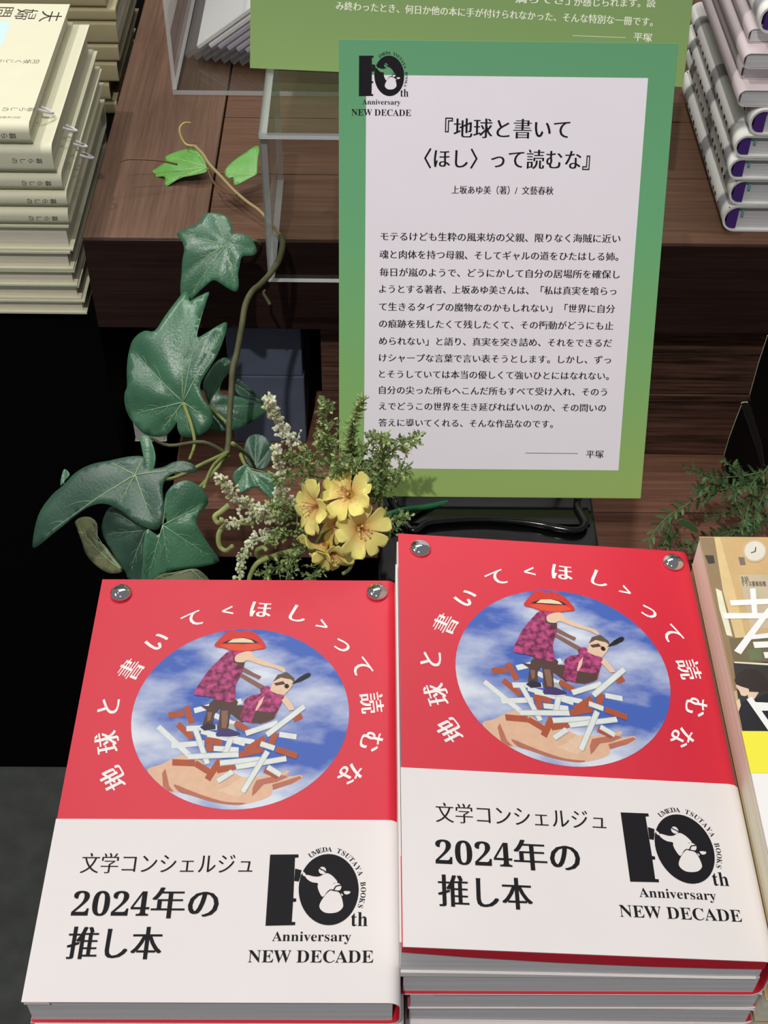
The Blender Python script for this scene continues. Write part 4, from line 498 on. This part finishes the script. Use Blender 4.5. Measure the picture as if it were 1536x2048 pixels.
O2, yaw, w2 = D['sign2']
s2_ = thing('sign_card', 'larger green sign card with white lettering, cut off behind', 'sign', (O2[0], O2[1], O2[2]+.25), (th, 0, yaw), 'green recommendation cards')
v, f = boxd(0, w2, 0, 300, -1.2, 0, .12); obj('card', v, f, 'green2', s2_)
mb = MB()
for s, a, b_, ya, yb in D['sign2_txt']:
    h = 5.6; place(mb, text(s, wt=.022, off=0), a, b_, ya-.37*h, h, .06, slope=(yb-ya)/(b_-a))
(xa, ya), (xb, yb) = D['sign2_rule']; mb.add([(xa, ya-.14, .06), (xb, yb-.14, .06), (xb, yb+.14, .06), (xa, ya+.14, .06)], [(0, 1, 2, 3)])
mb.build('printed_text', 'ink_cream', s2_)

# black box and wire stand that hold the front card
t = thing('black_box', 'glossy black box behind the right red stack', 'box', (109, 156, -72))
box('box_body', -52, 52, -36, 36, 0, 37.5, 'black_gloss', t, bev=1.6); box('lid', -53, 53, -37, 37, 37.7, 41.2, 'black_gloss', t, bev=1.4)
wp = [Vector(p) for p in D['wire']]
back = [Vector((152, 187, -26)), Vector((100, 189, -26)), Vector((66, 187, -26)), Vector((61, 178, -26))]
t = thing('wire_stand', 'black wire easel stand with wavy front bar under the green card', 'stand', (109, 160, -30.5))
off = Vector((109, 160, -28.2))
loop = cr([p-off for p in wp+back], 5, True)
V, F = tube(loop+[loop[0]], 1.75, n=10, cap=False); obj('wire_loop', V, F, 'black_gloss', t, smooth=True)
for x in (70, 148):
    V, F = tube([Vector(p)-off for p in ((x, 189, -26), (x, 186, -13), (x, 229, 74), (x, 252, 121))], 1.4, n=8); obj('back_rest', V, F, 'black_gloss', t, smooth=True)
V, F = boxd(-50, 50, -4, 24, -.2+0.3, .8); obj('glass_plate', V, F, 'black_gloss', t)

# ================================================================== ACRYLIC RISER AND BIN
def panel(name, parent, x0, x1, y0, y1, z0, z1):
    v, f = boxd(x0, x1, y0, y1, z0, z1, 0); d = sorted([x1-x0, y1-y0, z1-z0]); mi = []
    for q in f:
        P = [Vector(v[i]) for i in q]; s = [max(p[k] for p in P)-min(p[k] for p in P) for k in range(3)]
        mi.append(1 if sorted(s)[1] <= d[0]+.01 else 0)
    return obj(name, v, f, ['acrylic', 'acrylic_edge'], parent, mi=mi)
t = thing('acrylic_riser', 'clear acrylic box riser overhanging the front edge of the table', 'riser', (99, 487, -90))
panel('front_panel', t, -115, 115, -60, -56, 0.1, 105.4); panel('side_panel', t, -115.4, -111, -55.8, 60, 0.1, 105.4); panel('side_panel', t, 111, 115, -55.8, 60, 0.1, 105.4)
panel('top_panel', t, -115.4, 115, -60, 60, 105.6, 109.5)
t = thing('acrylic_bin', 'tall clear open-fronted acrylic bin holding sleeved booklets', 'bin', (-34, 760, -90))
panel('floor_panel', t, -70, 150, -95, 95, .1, 4); panel('side_panel', t, -70, -67, -95, 95, 4.2, 190); panel('side_panel', t, 147, 150, -95, 95, 4.2, 190); panel('back_panel', t, -66.8, 146.8, 92, 95, 4.2, 190)
ang = radians(36); k0 = None
for i in range(8):
    lab = ['first', 'second', 'third', 'fourth', 'fifth', 'sixth', 'seventh', 'eighth'][i]+' sleeved booklet from the left leaning in the acrylic bin'
    s = thing('sleeved_booklet', lab, 'booklet', (-97+7.4*i, 713-1.8*i, -85.6), (0, -ang, 0), 'sleeved booklets leaning in the bin')
    v, f = boxd(15 if i else 12, 170, 2, 128, .4, 3.8, .7); obj('booklet', v, f, 'lilac' if i > 1 else 'white_paper', s)
    v, f = boxd(0.4, 172, 0, 130, .1, 4.1, .2); obj('sleeve', v, f, 'sleeve', s)

# ================================================================== LEFT STACKS
xr = [-165.2, -153.5, -150.8, -149.6, -150.7, -151.9, -154, -153.5, -152.6, -150.3]
zb = [-17.2, -38, -51.8, -64.5, -78, -98.3, -113.8, -127.6, -139.7, -151.7]
zt = [-2.5]+[z-.3 for z in zb[:-1]]
zt[1] = -19.5
od = ['topmost', 'second', 'third', 'fourth', 'fifth', 'sixth', 'seventh', 'eighth', 'ninth', 'lowest']
for i in range(10):
    sp_ = i < 5; t_ = zt[i]-zb[i]
    if i == 1: t_ = -17.6-zb[i]
    lab = (od[i]+' cream hardcover of the front left stack, rounded spine forward') if sp_ else (od[i]+' book of the front left stack, page edges forward')
    b = paperback('cream_book', lab, (xr[i]-112, 469.6+82+(0, 0, 1, .5, 0, 1, 0, 0, 1, 0)[i], zb[i]), radians(-90 if sp_ else 90), 164, 224, t_, 'cream', 'cream books in the front left stack', 'pages_cream', r=min(5.5, t_/2-.5), hard=True)
    if sp_:
        mb = MB()
        if i == 0:
            mb2 = MB()
            P0 = lambda p: (p[1]*-1+469.6+82, p[0]-(xr[0]-112))     # world xy -> local of a book turned by -90 deg
            for s, (x, y), h in D['top_txt']: u, v_ = P0((x, y)); place_c(mb2, text(s), u, v_, h, t_+.06, 0)
            for s, (x, y), h in D['top_txt2']:
                for j, ch in enumerate(s): u, v_ = P0((x+h*1.6-j*h*.98, y)); place_c(mb2, glyphs(ch, -.01), u, v_, h, t_+.06, 0)
            mb2.build('cover_lettering', 'ink_brown', b)
            pb = MB(); pb.add([(*P0(p), t_+.04) for p in D['tint']], [tuple(range(len(D['tint'])))]); pb.build('cover_tint', 'pale_blue', b)
        for j, ch in enumerate('暮らしの'):
            V, F = glyphs(ch, 0); s = 4.2 if i else 4.6
            # chars run towards the tail of the spine
            mb.add([(82.08, 106-3.2-j*5.2-(0 if i else 2)+(-(x_-.5))*s*-1*0+(y_-.36)*s, t_/2+(-(x_-.48))*s) for x_, y_ in V], F)
        mb.build('spine_lettering', 'ink_brown', b)
        if i < 4:
            R_ = 4.2; P_ = [(48-8*i+R_*cos(a), 112+8*sin(a), t_/2-3.5*sin(a)+1.5*cos(a)) for a in [pi*k/10 for k in range(11)]]
            V, F = tube(P_, .9, n=6); obj('ribbon_loop', V, F, 'pages_white', b, smooth=True)
z_ = [-151.7, -139, -122, -103.6, -88, -68.6, -57.2, -44]
xb = [-165, -169, -160, -157, -156, -155, -162]
for i in range(7):
    b = paperback('khaki_book', ['lowest', 'second', 'third', 'fourth', 'fifth', 'sixth', 'topmost'][i]+' khaki book from the bottom of the rear left stack' if i not in (0, 6) else ['lowest', '', '', '', '', '', 'topmost'][i]+' khaki book of the rear left stack', (xb[i]-94, 740+65, z_[i]+.15), radians(-90), 130, 188, z_[i+1]-z_[i]-.3, 'khaki', 'khaki books in the rear left stack', 'pages_white', r=3, hard=True)

# ================================================================== RIGHT STACKS
RS = [(291.8, 489.3, -90, 20.6), (292.2, 489.8, -69.2, 20), (288.2, 489.2, -49, 16.4), (288.6, 489.3, -32.4, 16.4), (294.7, 489.2, -15.8, 18.6)]
for i, (x, y, z, t_) in enumerate(RS):
    b = paperback('white_hardcover', ['lowest', 'second', 'third', 'fourth', 'fifth'][i]+' white hardcover up in the right rear stack, grey patterned jacket and purple headband', (x+65, y+94, z+.15), pi, 130, 188, t_-.2, 'jacket', 'white hardcovers in the right rear stack', 'pages_white', r=t_/2-.6, hard=True)
    for e in (1, -1):
        v, f = boxd(54.5, 61.5, e*92.2-.9, e*92.2+.9, 2.2, t_-2.4, 0)
        n = len(v); v = [(x_+1.8*(1-abs((z__-t_/2)/(t_/2))), y_, z__) for x_, y_, z__ in v]; obj('headband', v, f, 'purple_band', b)
    mb = MB()
    for j in range(16):
        yy = -70+j*9.6+random.uniform(-2, 2); n = 9; a_, c_ = random.uniform(1.0, 2.2), random.uniform(1.2, 3.2)
        mb.add([(65.12, yy+c_*cos(2*pi*k/n)*random.uniform(.7, 1.1), t_/2-.2+a_*sin(2*pi*k/n)*random.uniform(.7, 1.1)) for k in range(n)], [tuple(range(n))])
    mb.build('spine_print', 'ink_brown', b)
    v, f = boxd(51, 52.8, 91.5, 92.4, t_*.55, t_-4.5); obj('ribbon', v, f, 'teal', b)
PK = [(284.5, 492, 3.1, 11.6), (286.5, 506, 14.9, 9.8), (284.8, 500, 24.9, 10.6), (288, 513, 35.7, 9.6)]
for i, (x, y, z, t_) in enumerate(PK):
    paperback('pink_booklet', ['lowest', 'second', 'third', 'topmost'][i]+' pale pink book laid on the white hardcovers at right', (x+62, y+92, z), pi, 124, 184, t_, 'pink', 'pale pink books in the right rear stack', 'pages_white', r=t_/2-1)
b = paperback('white_hardcover', 'white hardcover crowning the pale pink books at the upper right edge', (291+65, 506+94, 45.5), pi, 130, 188, 18, 'jacket', 'white hardcovers in the right rear stack', 'pages_white', r=8, hard=True)
v, f = boxd(54.5, 61.5, 91.4, 93, 2.4, 15.4, 0); obj('headband', v, f, 'purple_band', b)

# ================================================================== PHOTO-COVER BOOKS, RIGHT EDGE
mx, my, mz = 194.2+64, 9.3, 20
for i in range(5):
    lab = ['lowest', 'second', 'third', 'fourth', 'topmost'][i]+' classroom photo cover book in the stack at the right edge'
    b = paperback('photo_book', lab, (mx+(0, .6, -.3, .4, 0)[i], my+(0, .5, -.6, .3, 0)[i], -71.9+18.35*i), 0, 128, 188, 18.2, 'photo_tan', 'photo cover books at the right edge', 'pages_cream', r=3, inset=.25)
names = []; mb = MB()
for i, (m, p) in enumerate(D['mag']):
    if m not in names: names.append(m)
    p = [(min(62, max(-63.9, x-mx)), min(93.9, y-my)) for x, y in p]
    tri = geometry.tessellate_polygon([[Vector((x, y, 0)) for x, y in p]])
    mb.add([(x, y, 18.25+.012*i) for x, y in p], tri, names.index(m))
mb.build('cover_photo', names, b)
for s, (xa, ya), (xb_, yb) in D['mag_txt']: mb = MB(); place(mb, glyphs(s, 0), xa-mx, xb_-mx, ya-my-1.4, 3.0, 18.6); mb.build('cover_lettering', 'm_dark', b)
y1, y0 = D['mag_band']
v, f = boxd(-64.3, 62, -94.2, y0-my, 18.25, 18.7); obj('paper_band', v, f, 'white', b)
v, f = boxd(-64.4, 62, y0-my+.1, y1-my, 18.25, 18.75); obj('yellow_band', v, f, 'yellow', b)

# black folded easel cards by the fern
CL = [('front panel', 0)]
def slab(name, pts, th_, m, parent, off, edge=None):
    n = len(pts); V = [(p[0]-off[0], p[1]-off[1], p[2]-off[2]) for p in pts]; V += [(x, y+th_, z) for x, y, z in V]
    F = [tuple(range(n)), tuple(range(2*n-1, n-1, -1))]+[((i+1) % n, i, n+i, n+(i+1) % n) for i in range(n)]
    return obj(name, V, F, m if isinstance(m, list) else [m], parent, mi=[0, 0]+[1]*n if isinstance(m, list) else None)
c1 = [tuple(p) for p in D['cards'][0][0]]; c2 = [tuple(p) for p in D['cards'][1][0]]; c3 = [tuple(p) for p in D['cards'][2][0]]
for nm, lab, pts in (('easel_card', 'small pointed black card stand behind the fern', c1), ('easel_card', 'tall black card stand at the right edge behind the fern', c3)):
    o = (sum(p[0] for p in pts)/len(pts), pts[0][1], -305)
    t = thing(nm, lab, 'stand', o, group='black card stands')
    pts = [(p[0], p[1], max(p[2], -304.8)) for p in pts]
    slab('panel', pts, 1.2, ['black_satin', 'card_edge'], t, o)
    if pts[0] == c1[0]:
        q = [(p[0], p[1]+2, max(p[2], -304.8)) for p in c2]; slab('fold', q, 1.0, ['black_satin2', 'card_edge'], t, o)

# ================================================================== IVY
def inside(p, poly):
    x, y = p; c = False; n = len(poly)
    for i in range(n):
        x1, y1 = poly[i]; x2, y2 = poly[i-1]
        if (y1 > y) != (y2 > y) and x < (x2-x1)*(y-y1)/(y2-y1)+x1: c = not c
    return c
def segd(p, a, b):
    ax, ay = a; bx, by = b; px, py = p; dx, dy = bx-ax, by-ay; L2 = dx*dx+dy*dy
    t = max(0, min(1, ((px-ax)*dx+(py-ay)*dy)/L2)) if L2 else 0
    return math.hypot(px-ax-t*dx, py-ay-t*dy), t
def make_leaf(d, root, off, name='leaf'):
    poly = cr2(d['out']); u, v, n = basis(d['n']); O_ = Vector(d['O'])-off
    xs = [p[0] for p in poly]; ys = [p[1] for p in poly]; size = max(max(xs)-min(xs), max(ys)-min(ys)); st = size/22
    tips = d['tips']; A = d['A']; k = d['bend']; ph = random.random()*9
    def h(p):
        dd = min(segd(p, (0, 0), t)[0]*(1+.0) for t in tips); r = math.hypot(*p)
        fold = A*1.25*(1-math.exp(-(dd/(size*.1))**1.2))
        return fold*min(1, r/(size*.12)) - k*r*r*1.4 + A*.5*noise.noise(Vector((p[0]/size*4+ph, p[1]/size*4, ph)))
    pts = [Vector(p) for p in poly]; N = len(pts)
    grid = []
    y = min(ys)+st/2; row = 0
    while y < max(ys):
        x = min(xs)+(st/2 if row % 2 else st)
        while x < max(xs):
            if inside((x, y), poly) and min(segd((x, y), poly[i], poly[i-1])[0] for i in range(0, N)) > st*.45: grid.append(Vector((x, y)))
            x += st
        y += st*.87; row += 1
    grid += [Vector((t[0]*q/14, t[1]*q/14)) for t in tips for q in range(0, 13)]
    vc, ed, fc, *_ = geometry.delaunay_2d_cdt(pts+grid, [(i, (i+1) % N) for i in range(N)], [list(range(N))], 1, 1e-5)
    T = lambda p, e=0: O_+u*p[0]+v*p[1]+n*(h(p)+e)
    lf = obj(name, [T((p.x, p.y)) for p in vc], [tuple(q) for q in fc], d['mat'], root, smooth=True, solid=.45)
    mb = MB()
    for t in tips:
        L_ = math.hypot(*t)
        if L_ < 2: continue
        w_ = .13+.003*size
        P_ = [T((t[0]*q/8*.93, t[1]*q/8*.93), .38) for q in range(9)]
        V, F = tube(P_, w_*1.15, w_*.3, n=5); mb.add(V, F)
        a = math.atan2(t[1], t[0])
        for q, sgn in ((.25, 1), (.4, -1), (.52, 1), (.68, -1), (.78, 1)):
            b0 = (t[0]*q, t[1]*q); ll = L_*.34*(1.1-q)
            ps = []
            for e in range(5):
                aa = a+sgn*(.75-.1*e); b1 = (b0[0]+cos(aa)*ll*e/4, b0[1]+sin(aa)*ll*e/4)
                if not inside(b1, poly): break
                ps.append(T(b1, .33))
            if len(ps) > 2: V, F = tube(ps, w_*.5, w_*.18, n=4); mb.add(V, F)
    if mb.v: mb.build('leaf_veins', 'vein_'+('light' if d['mat'] == 'vine' else 'dark'), lf, smooth=True)
    return lf
off = Vector((-40, 440, -90))
iv = thing('ivy_garland', 'artificial ivy with large glossy dark green leaves hanging off the table', 'plant', off)
for d in D['leaves']: make_leaf(d, iv, off)
for i, l in enumerate(D['stem']):
    V, F = tube(cr([Vector(p)-off for p in l], 5), 2.1 if i == 0 else 1.35, 1.9 if i == 0 else .9, n=8); obj('stem', V, F, 'stem_dark' if i in (0, 2, 11) else 'stem_green', iv, smooth=True)
off2 = Vector((-20, 560, -90))
vn = thing('ivy_runner', 'slim light green ivy runner with curling tendril on the table top', 'plant', off2+Vector((0, 0, 2.5)))
for d in D['vine_leaves']: make_leaf(d, vn, off2)
for i, l in enumerate(D['vine']):
    V, F = tube(cr([Vector(p)-off2 for p in l], 6), (1.25, .5, .75, .8)[i], (1.1, .8, .6, .7)[i], n=7); obj(('stem', 'tendril', 'tendril', 'stem')[i], V, F, ('stem_tan', 'stem_brown', 'stem_yellow', 'stem_brown')[i], vn, smooth=True)

# ================================================================== YELLOW FLOWER SPRAY
off = Vector((75, 150, -28))
fs = thing('flower_spray', 'artificial spray of yellow flowers and pale green sprigs before the sign', 'flowers', off)
def petal(L_, w_, cup, a):
    V = []; C_ = []; F = []; nu, nv = 9, 5
    for i in range(nu):
        s = i/(nu-1); ww = w_*(.16+.84*sin(min(1, s*1.12)*pi/2)**1.1)*(1 if s < .8 else 1-.55*((s-.8)/.2)**2)
        for j in range(nv*2+1):
            q = (j-nv)/nv
            r = .08*L_+s*L_*.82*(1-.20*math.exp(-(q/.22)**2)*max(0, (s-.6)/.4)**1.5); z = L_*(.55*s**.55-.22*max(0, s-.45)**1.2*2.2)+cup*abs(q)**1.6*ww*.35
            x, y = r, q*ww*.5
            V.append((x*cos(a)-y*sin(a), x*sin(a)+y*cos(a), z)); g = max(0, 1-s*1.8)*(1-.25*abs(q)); st_ = .10*abs(sin(q*7))*(1-s)
            C_.append((.92-.03*g-st_*.3, .84-.30*g-st_*1.1, .25-.05*g, 1))
    m = nv*2+1
    for i in range(nu-1):
        for j in range(m-1): F.append((i*m+j, i*m+j+1, (i+1)*m+j+1, (i+1)*m+j))
    return V, F, C_
for (loc, face, size, roll, warm) in D['flowers']:
    u, v, n = basis(face); M_ = Matrix((u, v, n)).transposed(); O_ = Vector(loc)-off-n*size*.35
    V, F = tube([(0, 0, -size*.75), (0, 0, -size*.3), (0, 0, size*.08)], .5, size*.13, n=10); V = [O_+M_ @ Vector(p) for p in V]
    fl = obj('flower', V, F, 'petal_base', fs, smooth=True)
    for k in range(5):
        V, F, C_ = petal(size*1.16*random.uniform(.93, 1.05), size*.98, random.uniform(.3, .9), roll+2*pi*k/5+random.uniform(-.08, .08))
        if warm: C_ = [(c[0]*.98, c[1]*.90, c[2], 1) for c in C_]
        obj('petal', [O_+M_ @ Vector(p) for p in V], F, 'petal', fl, smooth=True, cols=C_, solid=.25)
    mb = MB()
    for k in range(7):
        a = 2*pi*k/7; e = (size*.22*cos(a), size*.22*sin(a), size*.75)
        V, F = tube([O_+M_ @ Vector((0, 0, size*.05)), O_+M_ @ Vector((e[0]*.4, e[1]*.4, size*.4)), O_+M_ @ Vector(e)], .22, .16, n=4); mb.add(V, F, 0)
        V, F = blob(O_+M_ @ Vector(e), .55); mb.add(V, F, 1)
    mb.build('stamens', ['stamen', 'anther'], fl, smooth=True)
def along(P, t): 
    i = min(len(P)-2, int(t*(len(P)-1))); q = t*(len(P)-1)-i; return P[i].lerp(P[i+1], q), (P[i+1]-P[i]).normalized()
def rnd(): return Vector((random.uniform(-1, 1), random.uniform(-1, 1), random.uniform(-1, 1)))
for kind, l, _ in D['sprigs']:
    P_ = cr([Vector(p)-off for p in l], 6)
    if kind == 'curl':
        V, F = tube(P_, 1.35, 1.0, n=7); obj('fern_curl', V, F, 'sprig_olive', fs, smooth=True)
        continue
    V, F = tube(P_, .75 if kind == 'white' else .55, .35, n=6)
    st = obj('sprig', V, F, {'white': 'sprig_white', 'green': 'sprig_green', 'needle': 'sprig_green'}[kind], fs, smooth=True)
    mb = MB(); L_ = sum((a-b).length for a, b in zip(P_, P_[1:]))
    if kind == 'white':
        for i in range(int(L_*1.9)):
            t = .08+.92*i/(L_*1.9); c, d = along(P_, min(.999, t)); r = rnd(); r = (r-d*r.dot(d)).normalized(); r = (r+d*.5).normalized()
            ln = random.uniform(1.5, 4.2)*(1.1-.5*t)
            V, F = tube([c, c+r*ln], .32, .28, n=4, cap=False); mb.add(V, F)
            for q in range(random.choice((1, 2, 3))):
                V, F = blob(c+r*ln+rnd()*.7, random.uniform(.55, .95), r+rnd()*.4, 1.5); mb.add(V, F)
        mb.build('buds', 'sprig_bud', st, smooth=True)['kind'] = 'stuff'
    elif kind == 'needle':
        for i in range(int(L_*2.6)):
            t = .15+.85*i/(L_*2.6); c, d = along(P_, min(.999, t)); r = rnd(); r = (r-d*r.dot(d)).normalized(); r = (r*.9+d*.75).normalized()
            ln = random.uniform(4, 7.5)*(1.15-.55*t); s_ = d.cross(r).normalized()
            V, F = tube([c, c+r*ln*.6, c+r*ln], .62, .15, n=4); mb.add(V, F, i % 2)
        mb.build('needles', ['sprig_green', 'sprig_lime'], st, smooth=True)['kind'] = 'stuff'
    else:
        for i in range(int(L_*.8)):
            t = .12+.86*i/(L_*.8); c, d = along(P_, min(.999, t)); r = rnd(); r = (r-d*r.dot(d)).normalized(); r = (r+d*.6).normalized()
            ln = random.uniform(4, 8.5)*(1.15-.7*t); e = c+r*ln
            V, F = tube([c, c.lerp(e, .5)+rnd()*.5, e], .34, .22, n=4, cap=False); mb.add(V, F)
            for q in range(6):
                s_ = .25+.75*q/5; c2 = c.lerp(e, s_); r2 = (rnd()+r*.7).normalized(); l2 = random.uniform(1.7, 3.4)
                sd = r2.cross(rnd()).normalized()*random.uniform(.55, .9)
                mb.add([c2, c2+r2*l2*.55+sd, c2+r2*l2, c2+r2*l2*.55-sd], [(0, 1, 2, 3)], random.choice((0, 1)))
        mb.build('leaflets', ['sprig_green', 'sprig_lime'], st)['kind'] = 'stuff'
for i, l in enumerate(D['fstems']):
    V, F = tube(cr([Vector(p)-off for p in l], 5), 1.5 if i == 1 else .9, n=7); obj('stem', V, F, 'stem_deep' if i == 1 else 'stem_green', fs, smooth=True)

# ================================================================== FERN AT RIGHT
off = Vector((262, 400, -305))
fr = thing('artificial_fern', 'loose artificial fern sprawling over the lower wooden shelf at right', 'plant', off)
for l in D['fern']:
    P_ = cr([Vector((p[0], p[1], max(p[2], -303)))-off for p in l], 6)
    V, F = tube(P_, .85, .35, n=6); st = obj('frond', V, F, 'fern_stem', fr, smooth=True)
    mb = MB(); L_ = sum((a-b).length for a, b in zip(P_, P_[1:])); n_ = int(L_*.25)
    for i in range(n_):
        t = .1+.89*i/n_; c, d = along(P_, min(.999, t)); sgn = 1 if i % 2 else -1
        s_ = d.cross(Vector((0, -.6, .8))+rnd()*.4).normalized()*sgn; r = (s_*.75+d*.8+rnd()*.25).normalized(); ln = random.uniform(7, 13)*(1.1-.5*t)
        nn = (Vector((0, -.5, .85))+rnd()*.5); sd = r.cross(nn).normalized(); nn = sd.cross(r).normalized(); W_ = ln*.2
        pts = []
        for q, w2_ in ((0, .1), (.12, .75), (.22, .3), (.34, 1), (.44, .4), (.56, .85), (.66, .35), (.78, .6), (1, 0)): pts.append((q, w2_))
        lft = [c+r*ln*(q+(.07 if w2_ > .5 else 0))+sd*W_*w2_+nn*ln*.10*q*q for q, w2_ in pts]; rgt = [c+r*ln*(q+(.07 if w2_ > .5 else 0))-sd*W_*w2_+nn*ln*.10*q*q for q, w2_ in pts[:-1]]
        n8 = len(pts); mb.add(lft+rgt, [(j, j+1, n8+min(j+1, n8-2), n8+j) if j < n8-2 else (j, j+1, n8+j) for j in range(n8-1)], random.choice((0, 0, 0, 1)))
        V, F = tube([c, c+r*ln], .3, .15, n=3, cap=False); mb.add(V, F)
    mb.build('leaflets', ['fern', 'fern_light'], st)['kind'] = 'stuff'
p = [Vector(q)-off for q in D['fern_leaf']]; n = len(p)
obj('leaf', p, [tuple(range(n))], 'fern_light', fr, solid=.4)
